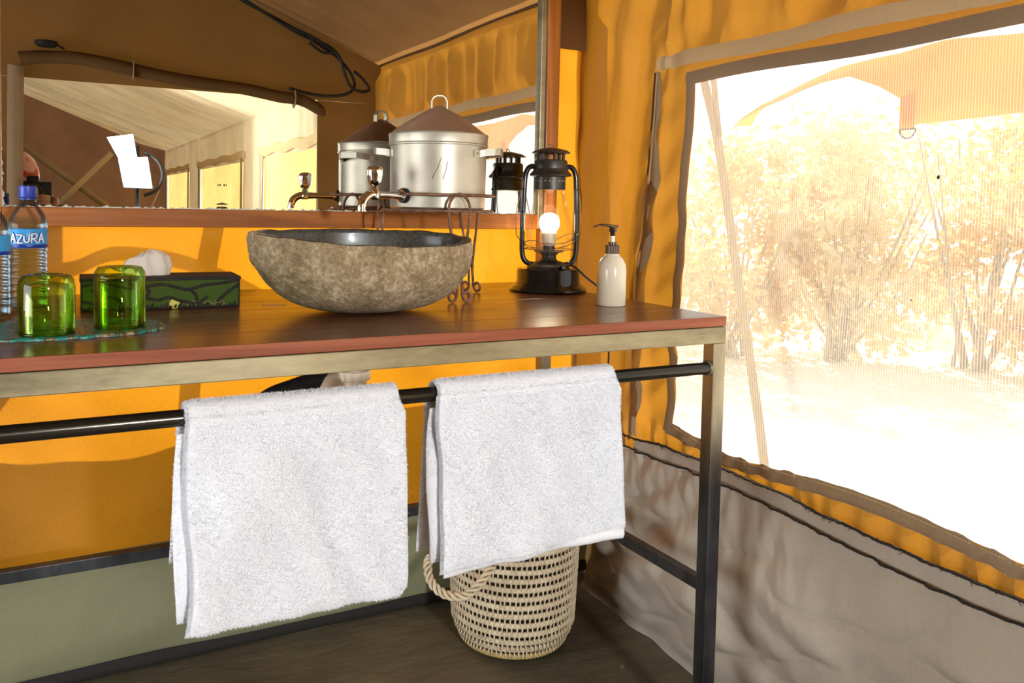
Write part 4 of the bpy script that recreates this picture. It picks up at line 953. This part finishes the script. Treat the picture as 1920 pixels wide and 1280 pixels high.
for i in range(NR-1):
    z = (zs[i]+zs[i+1])/2; r = brad(z)+.0004; ns = 82
    for k in range(ns):
        a = (k+.5*(i % 2)+rng.uniform(-.12, .12))/ns*2*math.pi; p = KC+Vector((math.cos(a)*r, math.sin(a)*r, z)); tg = Vector((-math.sin(a), math.cos(a), 0)); rd = Vector((math.cos(a), math.sin(a), 0))
        sl = tg*rng.uniform(-.0008, .0014)
        g.tube([p-Vector((0, 0, .0098))+rd*.0022-sl, p-Vector((0, 0, .0045))+rd*.0030-sl*.5, p+rd*.0012, p+Vector((0, 0, .0045))+rd*.0030+sl*.5, p+Vector((0, 0, .0098))+rd*.0022+sl], [.0024, .0030, .0029, .0030, .0024], 5, flat=.6)
g.out('wrapping_strands', M['straw'], bk, kind='stuff')
def braid(path, name, par, r=.0042, n=3, amp=.0066):
    P = spline(path, 26); L_ = len(P); 
    for s in range(n):
        g = G(); Q = []
        for i, p in enumerate(P):
            t = (P[min(i+1, L_-1)]-P[max(0, i-1)]).normalized(); a = Vector((.45, .89, 0)).cross(t).normalized(); b = t.cross(a); ph = i*.22+s*2*math.pi/n
            Q.append(p+a*math.cos(ph)*amp+b*math.sin(ph)*amp*.7)
        g.tube(Q, r, 8, flat=.8); g.out(name, M['straw'], par)
hl = [(.895, 1.555, .345), (.870, 1.530, .315), (.842, 1.505, .275), (.815, 1.50, .232), (.785, 1.51, .208), (.752, 1.54, .205), (.733, 1.57, .225), (.735, 1.59, .27), (.755, 1.60, .32), (.80, 1.61, .36), (.86, 1.62, .37)]
hl = [(x, y, z if z < .25 else .25+(z-.25)*.25) for x, y, z in hl]
braid(hl, 'handle_strand', bk)

# ------------------------------------------------------------------ outside: ground, awning, strap, fly sheet, bushes
M['sand'] = pbr('pale_sand', (.80, .75, .66), .95, 0, (.92, .88, .80), nscale=1.2, bstr=.3, bdist=.02, bscale=14)
g = G(); g.grid(lambda u, v: (lerp(-25, 40, u), lerp(-30, 40, v), -.012+.05*max(0, nz(u*20, v*20))*sstep(2.2, 5, max(abs(lerp(-25, 40, u)-.0), abs(lerp(-30, 40, v))))), 80, 80)
o = g.out('ground', M['sand']); o['kind'] = 'structure'
# storm flap hanging outside the mesh window
fl = thing('window_storm_flap', 'orange canvas storm flap hanging outside the upper part of the mesh window', 'awning', (1.45, 1.0, 1.3))
up = [(1.462, 1.236), (1.44, 1.262), (1.40, 1.285), (1.342, 1.303), (1.28, 1.325), (1.215, 1.343), (1.14, 1.348), (1.079, 1.350), (1.0, 1.362), (.972, 1.362), (.88, 1.352), (.814, 1.345), (.60, 1.345), (.25, 1.35)]
lo_ = [(1.462, 1.228), (1.44, 1.242), (1.38, 1.262), (1.31, 1.277), (1.25, 1.294), (1.214, 1.303), (1.149, 1.308), (1.076, 1.278), (1.030, 1.250), (1.020, 1.196), (.985, 1.199), (.807, 1.204), (.60, 1.19), (.25, 1.18)]
def flp(u, v):
    t = u*13; i = min(int(t), 12); k = t-i; a = (lerp(lo_[i][0], lo_[i+1][0], k), lerp(lo_[i][1], lo_[i+1][1], k)); b = (lerp(up[i][0], up[i+1][0], k), lerp(up[i][1], up[i+1][1], k))
    y, z = lerp(a[0], b[0], v), lerp(a[1], b[1], v); return (1.45+.022*nz(y*5, z*4, 3)+.06*v*v, y, z)
g = G(); g.grid(flp, 104, 12); q = g.out('flap_cloth', M['awning'], fl)
G().grid(lambda u, v: (1.436+.004*math.sin(u*3.14), lerp(1.022, .990, u), lerp(1.262, 1.190, v)), 4, 8).out('ring_tab', M['awning'], fl)
G().tube([(1.438, 1.006+.016*math.cos(a), 1.188-.017*max(0, math.sin(a))+.002) for a in np.linspace(0, 6.28, 30, endpoint=False)], .0018, 6, closed=True).out('d_ring', M['wire'], fl)
# webbing strap slanting down outside
def ribbon(pts, w, xoff=0, dirv=Vector((0, 1, 0)), th=.002):
    P = spline(pts, 8); g = G()
    g.grid(lambda u, v: (lambda t: (lambda i: (lambda p: p+dirv*(v-.5)*(w if not callable(w) else w(u)))(P[i].lerp(P[i+1], t-i)))(min(int(t), len(P)-2)))(u*(len(P)-1)), len(P), 2); return g
gs = thing('guy_strap', 'tan webbing guy strap slanting down outside the left part of the mesh window', 'strap', (1.5, 1.5, .2))
ribbon([(1.5, 1.632, 1.40), (1.5, 1.561, 1.208), (1.5, 1.484, .895), (1.5, 1.422, .644), (1.5, 1.377, .451), (1.5, 1.30, .02)], lambda u: .030).out('strap_webbing', M['band'], gs)
ribbon([(1.497, 1.585, 1.40), (1.497, 1.568, 1.30), (1.497, 1.552, 1.215)], lambda u: .020).out('strap_tail', M['band'], gs)
# fly sheet over the bathroom end
def fz(x): return (1.80+(XW+.12-x)*.40) if x > RX else 1.80+(XW+.12-RX)*.40-(RX-x)*.4
g = G(); g.grid(lambda u, v: (lambda x, y: (x, y, fz(x)+.02*nz(x*2, y*2)))(lerp(XW+.05, -2.1, u), lerp(-1.0, 2.36, v)), 50, 40)
fs_ = g.out('ceiling_fly_sheet', M['purple']); fs_['kind'] = 'structure'; q = fs_.modifiers.new('t', 'SOLIDIFY'); q.thickness = .004
# outside straps and loose cloth behind the back wall (their shadows show through the cloth)
tag(ribbon([(-.30, 2.02, 1.02), (-.10, 2.02, 1.03), (.02, 2.02, 1.01), (.10, 2.02, 1.005), (.18, 2.02, 1.035), (.27, 2.02, 1.03), (.36, 2.02, 1.00), (.5, 2.02, .93)], .032, dirv=Vector((0, 0, 1))).out('loose_strap', M['brown']), 'brown strap outside whose curved shadow falls on the glowing back wall', 'strap')
tag(ribbon([(.44, 2.00, 1.6), (.40, 2.00, 1.2), (.36, 2.0, .95), (.33, 2.00, .7), (.30, 2.0, .05)], .045, dirv=Vector((1, 0, 0))).out('side_guy_strap', M['brown']), 'upright brown strap outside shading the back wall left of the basin', 'strap')
g = G(); g.grid(lambda u, v: (lerp(-1.9, lerp(-.12, .095, sstep(.55, .95, v*1.7)), u), 2.04+.01*nz(u*5, v*5), lerp(0, 1.7, v)), 20, 10)
tag(g.out('storm_curtain', M['brown']), 'brown storm curtain outside the left end of the glowing back wall', 'curtain')

g = G(); g.grid(lambda u, v: (lerp(-1.9, 1.40, u), 1.985+.012*nz(u*9, v*3, 3), lerp(-.01, .585+.02*math.sin(u*17), v)), 80, 10)  # unseen sheet added outside to darken the foot of the back wall
tag(g.out('shade_sheet', canvas('shade_sheet_cloth', (.4, .42, .3), (.62, .66, .45), .4)), 'grey-green canvas sheet added unseen outside to shade the lowest part of the glowing back wall', 'shade sheet')
# thorn bushes
def leafmat(name, c, tc_): return canvas(name, c, tc_, .45, weave=40)
LM = [leafmat('dry_leaf', (.80, .60, .34), (.95, .68, .30)), leafmat('olive_leaf', (.62, .58, .22), (.90, .82, .24)), leafmat('straw_leaf', (.85, .72, .50), (.95, .78, .46))]
M['bark'] = pbr('grey_bark', (.45, .36, .26), .9, 0, (.6, .5, .38), nscale=20, bstr=.5)
def bush(x, y, h, rad, seed, lm, label, nl=9000):
    t = thing('thorn_bush', label, 'bush', (x, y, 0), 'thorn bushes beyond the mesh window'); rs = np.random.RandomState(seed); g = G(); tips = []
    for k in range(13):
        a = rs.uniform(0, 6.28); d = rs.uniform(.2, .95)*rad; p0 = Vector((x+rs.normal(0, .06), y+rs.normal(0, .06), 0)); p1 = Vector((x+math.cos(a)*d*.6, y+math.sin(a)*d*.6, h*rs.uniform(.25, .5))); p2 = Vector((x+math.cos(a)*d, y+math.sin(a)*d, h*rs.uniform(.5, .95)))
        P = spline([p0, p1, p2], 5); g.tube(P, [lerp(.016, .004, i/(len(P)-1)) for i in range(len(P))], 5)
    g.out('branches', M['bark'], t)
    nc = 26; cl = np.stack([rs.normal(0, .42, nc)*rad, rs.normal(0, .42, nc)*rad, rs.uniform(.08, .95, nc)*h], 1)
    r_ = np.hypot(cl[:, 0], cl[:, 1]); k_ = np.minimum(1, rad*.85/np.maximum(r_, 1e-3)); cl[:, 0] *= k_; cl[:, 1] *= k_
    c = cl[rs.randint(0, nc, nl)]+rs.normal(0, .17, (nl, 3))*rad; c[:, 2] = np.abs(c[:, 2])+.02; c[:, :2] += (x, y)
    u = rs.normal(0, 1, (nl, 3)); u /= np.linalg.norm(u, axis=1, keepdims=True); w_ = np.cross(u, rs.normal(0, 1, (nl, 3))); w_ /= np.linalg.norm(w_, axis=1, keepdims=True)
    s = rs.uniform(.02, .055, (nl, 1)); V = np.stack([c-u*s, c+w_*s*.5, c+u*s, c-w_*s*.5], 1).reshape(-1, 3)
    mesh('foliage', V, np.arange(nl*4).reshape(-1, 4), LM[lm], t, False, kind='stuff'); return t
for i, (x, y, h, r_, lm, lb) in enumerate([
    (3.55, 4.75, 1.6, .62, 2, 'pale straw bush outside the mesh window, leftmost, beyond the slanting guy strap'), (4.35, 4.35, 1.45, .60, 0, 'dry tan bush outside the mesh window, just right of the guy strap'),
    (5.0, 3.95, 1.55, .62, 2, 'straw-coloured bush outside, beyond the middle of the mesh window'), (5.6, 3.35, 1.75, .66, 0, 'dry tan bush outside, right of the middle of the mesh window'),
    (5.95, 2.5, 2.1, .70, 1, 'olive-green leafy bush outside, at the right edge of the mesh window'), (5.8, 1.7, 2.4, .75, 1, 'green bush outside past the right edge of the mesh window'),
    (5.0, 6.4, 1.7, .9, 2, 'far pale bush outside, behind the leftmost straw one'), (7.2, 5.6, 1.8, 1.0, 0, 'far dry tan bush outside, behind the middle bushes'), (8.6, 3.6, 2.0, 1.1, 1, 'tall far green bush outside, behind the olive-green one')]):
    bush(x, y, h, r_, 20+i, lm, lb, 3400 if i < 4 else 5200)
# two specks of insects on the mesh
for (y, z, s, lb) in ((.862, 1.094, 1.0, 'small dark fly clinging to the mesh window near its right edge'), (.90, .885, .45, 'tiny dark speck of an insect lower on the mesh window')):
    f_ = thing('fly', lb, 'fly', (XW-.004, y, z)); c = Vector((XW-.003, y, z))
    G().lathe([(0, -.0035*s), (.0012*s, -.002*s), (.0015*s, 0), (.0012*s, .002*s), (0, .0035*s)], c, 10, axis=(0, .25, 1)).out('fly_body', M['thread'], f_)
    G().box(c+Vector((-.0018, -.002*s, -.004*s)), c+Vector((-.0015, .002*s, .001*s))).out('wings', M['thread'], f_, False)

# thin tent rod standing behind the table's right end
tag(G().tube([(1.255, 1.66, .44), (1.253, 1.655, .70), (1.25, 1.65, .86)], .0022, 8).out('thin_tent_rod', M['darksteel']), 'thin dark rod upright just beyond the right end of the washstand', 'rod')

# ------------------------------------------------------------------ seen only in the mirror: photographer, lamps, cables, braces, second lantern
ph = thing('person', 'crouching person in a red striped cap holding a camera, seen in the mirror', 'person', (-.16, -.42, 0))
def skin(name, joints, edges, radii, mat, parent, lvl=2):
    me = bpy.data.meshes.new(name); rl = root_loc(parent); me.from_pydata([tuple(Vector(j)-rl) for j in joints], edges, []); me.materials.append(mat)
    o = bpy.data.objects.new(name, me); C.objects.link(o); o.parent = parent
    sk_ = o.modifiers.new('skin', 'SKIN'); sv = me.skin_vertices[0].data
    for i, r in enumerate(radii): sv[i].radius = (r, r) if not hasattr(r, '__len__') else r
    sv[0].use_root = True; sk_.use_smooth_shade = True; s_ = o.modifiers.new('sub', 'SUBSURF'); s_.levels = lvl; s_.render_levels = lvl
    return o
M['skin'] = pbr('skin', (.42, .22, .14), .5, sub=.1); M['shirt'] = pbr('dark_shirt', (.03, .03, .035), .85); M['trouser'] = pbr('khaki_trousers', (.16, .13, .08), .85)
J = [(-.17, -.52, .52), (-.17, -.50, .64), (-.165, -.44, .80), (-.16, -.40, .92), (-.15, -.33, .95), (-.125, -.28, 1.00),
     (-.33, -.40, .90), (-.38, -.30, .76), (-.16, -.15, .96), (-.105, -.11, .99),
     (.01, -.40, .90), (.09, -.28, .80), (.045, -.13, .97), (.03, -.10, 1.0),
     (-.27, -.50, .50), (-.30, -.14, .46), (-.31, -.30, .08), (-.31, -.16, .035),
     (-.07, -.52, .48), (-.04, -.30, .12), (-.05, -.66, .07), (-.05, -.75, .05)]
E_ = [(0, 1), (1, 2), (2, 3), (3, 4), (4, 5), (3, 6), (6, 7), (7, 8), (8, 9), (3, 10), (10, 11), (11, 12), (12, 13), (0, 14), (14, 15), (15, 16), (16, 17), (0, 18), (18, 19), (19, 20), (20, 21)]
rad = [(.13, .10), (.13, .10), (.15, .11), (.13, .10), .055, .05, .06, .045, .032, .028, .06, .045, .032, .028, .085, .06, .045, .04, .085, .06, .045, .04]
skin('body', J, E_, rad, M['shirt'], ph)
hd = Vector((-.108, -.24, 1.085))
def head(u, v):
    a = u*2*math.pi; th = v*math.pi; x = math.sin(th)*math.cos(a)*.074; y = math.sin(th)*math.sin(a)*.095; z = -math.cos(th)*.112
    if z < -.02: x *= 1-.35*((-z-.02)/.09); y = y*(1-.2*((-z-.02)/.09))
    fx = math.exp(-(x/.012)**2)
    if y > 0: y += .016*fx*math.exp(-((z+.015)/.02)**2)+.004*math.exp(-((z+.055)/.008)**2)*math.exp(-(x/.022)**2); y -= .008*(math.exp(-((x-.03)/.014)**2)+math.exp(-((x+.03)/.014)**2))*math.exp(-((z-.01)/.012)**2)
    return hd+Vector((x, y, z))
g = G(); g.grid(head, 48, 36, wrap=True); hh = g.out('head', M['skin'], ph)
for s in (-1, 1): G().lathe([(0, -.006), (.010, -.004), (.016, 0), (.014, .004), (0, .006)], hd+Vector((s*.076, -.01, -.005)), 14, axis=(s, -.3, 0)).out('ear', M['skin'], hh)
for s in (-1, 1): G().lathe([(0, -.011), (.009, -.006), (.011, 0), (.009, .006), (0, .011)], hd+Vector((s*.030, .079, .010)), 14).out('eye', M['white'], hh)
m, n, o = newmat('red_striped_cloth'); p = n.nodes.new('ShaderNodeBsdfPrincipled'); n.links.new(p.outputs[0], o.inputs[0]); wv = tex(n, 'ShaderNodeTexWave', scale=14, detail=0, bands_direction='DIAGONAL')
r = ramp(n, wv.outputs['Fac'], [(.4, (.55, .09, .06)), (.6, (.75, .45, .38))]); n.links.new(r.outputs[0], p.inputs['Base Color']); p.inputs['Roughness'].default_value = .9; M['red'] = m
g = G(); g.grid(lambda u, v: hd+Vector((math.cos(u*6.283)*.084*math.cos(v*1.5), math.sin(u*6.283)*.104*math.cos(v*1.5), .022+.115*math.sin(v*1.5))), 40, 12, wrap=True)
g.grid(lambda u, v: hd+Vector((lerp(-.07, .07, u), .09*math.sqrt(max(0, 1-(lerp(-.07, .07, u)/.09)**2))+.065*v*math.sin(u*3.14)**.5, .026-.012*v)), 20, 5)
g.out('cap', M['red'], ph)
for (wr_p, sgn) in (((-.105, -.11, .99), 1), ((.03, -.10, 1.0), -1)):
    W_ = Vector(wr_p); js = [W_, W_+Vector((.012*sgn, .018, .012)), W_+Vector((.020*sgn, .030, .022))]; es = [(0, 1), (1, 2)]; rr_ = [.024, .030, .026]
    hn = skin('hand', js, es, rr_, M['skin'], ph, 2)
    for k in range(5):
        L_ = [.060, .070, .074, .068, .052][k]; o0 = js[2]+Vector((0, .006, .022-.012*k)); c_ = Vector((sgn*.35, 1, .1)).normalized()
        if k == 0: o0 = js[1]+Vector((0, 0, .02)); c_ = Vector((sgn*.5, .5, .8)).normalized()
        skin('finger', [o0, o0+c_*L_*.4, o0+c_*L_*.7+Vector((sgn*.010, 0, 0)), o0+c_*L_*.75+Vector((sgn*.026, 0, -.002))], [(0, 1), (1, 2), (2, 3)], [.0095, .009, .0085, .007], M['skin'], hn, 1)
cm = thing('photo_camera', 'black photo camera with round lens held in front of the person, seen in the mirror', 'camera', (-.035, -.08, 1.05))
cc = Vector((-.048, -.085, 1.052))
G().box(cc+Vector((-.068, -.03, -.045)), cc+Vector((.068, .03, .042)), 0, .008).out('camera_body', M['rubber'], cm, True, auto=.5)
G().box(cc+Vector((-.022, -.02, .040)), cc+Vector((.022, .032, .064)), 0, .006).out('viewfinder_hump', M['rubber'], cm, True, auto=.5)
G().lathe([(0, .0), (.036, 0), (.037, .014), (.040, .018), (.040, .034), (.036, .038), (.030, .036)], cc+Vector((-.0, .0085, -.008)), 32, axis=(0, 1, 0)).out('lens_barrel', M['gunmetal'], cm, auto=.6)
M['lens'] = pbr('lens_glass', (.01, .015, .02), .05, coat=1)
G().lathe([(.030, 0), (.02, .003), (0, .005)], cc+Vector((0, .042, -.008)), 24, axis=(0, 1, 0)).out('front_element', M['lens'], cm)

M['led'] = emit('led_panel', (.93, .97, 1), LED_POWER)
lt = thing('led_panel_light', 'pair of bright white LED light panels on a black stand, seen in the mirror', 'light', (.55, -2.5, 0))
def panel(quad, nm):
    q = [Vector(k) for k in quad]; n_ = (q[1]-q[0]).cross(q[3]-q[0]).normalized(); 
    if n_.y < 0: n_ = -n_
    G().add([p for p in q]+[p-n_*.004 for p in q], [(0, 1, 2, 3), (7, 6, 5, 4), (0, 4, 5, 1), (1, 5, 6, 2), (2, 6, 7, 3), (3, 7, 4, 0)]).out(nm, M['led'], lt, False)
    c = sum(q, Vector())/4; qq = [c+(p-c)*1.07-n_*.006 for p in q]; G().add(qq+[p-n_*.03 for p in qq], [(0, 1, 2, 3), (7, 6, 5, 4), (0, 4, 5, 1), (1, 5, 6, 2), (2, 6, 7, 3), (3, 7, 4, 0)]).out('panel_housing', M['rubber'], lt, False)
panel([(.366, -2.5, 1.445), (.521, -2.48, 1.472), (.541, -2.45, 1.330), (.430, -2.45, 1.314)], 'upper_panel')
panel([(.437, -2.5, 1.302), (.617, -2.5, 1.322), (.645, -2.48, 1.114), (.470, -2.48, 1.117)], 'lower_panel')
for s in (0,):
    G().tube([(.56, -2.56, 0), (.56, -2.56, 1.4)], .014, 10).out('pole', M['rubber'], lt)
    for a in (30, 150, 270): G().tube([(.56, -2.56, .45), (.56+math.cos(R(a))*.35, -2.56+math.sin(R(a))*.35, .01)], .010, 8).out('leg', M['rubber'], lt)
    G().tube(spline([(.60, -2.53, 1.36), (.69, -2.53, 1.30), (.72, -2.53, 1.20), (.68, -2.53, 1.10), (.6, -2.53, 1.06)], 6), .012, 8).out('yoke', M['rubber'], lt)

cb = thing('black_cable_loop', 'black electric cables looped below the roof beside the doorway, seen in the mirror', 'cable', (1.05, .14, 1.6))
for k, pts in enumerate(([(.50, .14, 1.93), (.705, .14, 1.84), (.90, .14, 1.76), (1.02, .14, 1.70), (1.10, .14, 1.655), (1.16, .14, 1.60), (1.185, .14, 1.54), (1.15, .14, 1.50), (1.06, .14, 1.485), (.98, .14, 1.49), (.90, .14, 1.505)],
                         [(.70, .145, 1.85), (.93, .145, 1.735), (1.05, .145, 1.70), (1.11, .145, 1.66), (1.14, .145, 1.58), (1.17, .145, 1.53), (1.22, .145, 1.515), (1.25, .145, 1.53), (1.22, .145, 1.57), (1.18, .145, 1.60)],
                         [(.85, .15, 1.77), (.99, .15, 1.725), (1.08, .15, 1.675), (1.04, .15, 1.665), (.98, .15, 1.70)])):
    G().tube(spline(pts, 10), .0065, 8).out('cable', M['rubber'], cb)
sp_ = thing('round_fitting', 'small black round fitting above the doorway corner, seen in the mirror', 'fitting', (0, .13, 1.58))
G().lathe([(0, -.012), (.030, -.011), (.040, -.003), (.038, .008), (.020, .012), (0, .012)], (-.0, .150, 1.592), 24).out('disc', M['rubber'], sp_, auto=.6)
G().tube([(0.03, .15, 1.59), (.045, .15, 1.585), (.06, .148, 1.578)], .004, 6).out('lead', M['rubber'], sp_)
br = thing('tent_brace', 'tan wooden cross brace against the far bedroom wall, seen in the mirror', 'pole', (.3, -6, 0))
G().tube([(.05, -6.0, .90), (.62, -6.0, 1.52)], .030, 10).out('pole', M['cream'], br)
G().tube([(-.2, -6.1, 1.55), (.62, -6.1, .92)], .035, 10).out('pole', M['webbing'], br)
# the bag-like black lantern top by the bedroom window
sl = thing('bedside_stand', 'low cream side cabinet by the bedroom window carrying a black lantern, seen in the mirror', 'cabinet', (1.1, -3.0, 0))
G().box((.98, -3.05, 0), (1.285, -2.65, .655), 0, .006).out('cabinet_body', M['mirwood'], sl, False)
G().box((.96, -3.07, .655), (1.29, -2.63, .675), 0, .004).out('cabinet_top', M['mirwood'], sl, False)
lantern((1.185, -2.85, .675), 'dark unlit lantern standing far back by the bedroom window, seen in the mirror', None, False, cord=False)
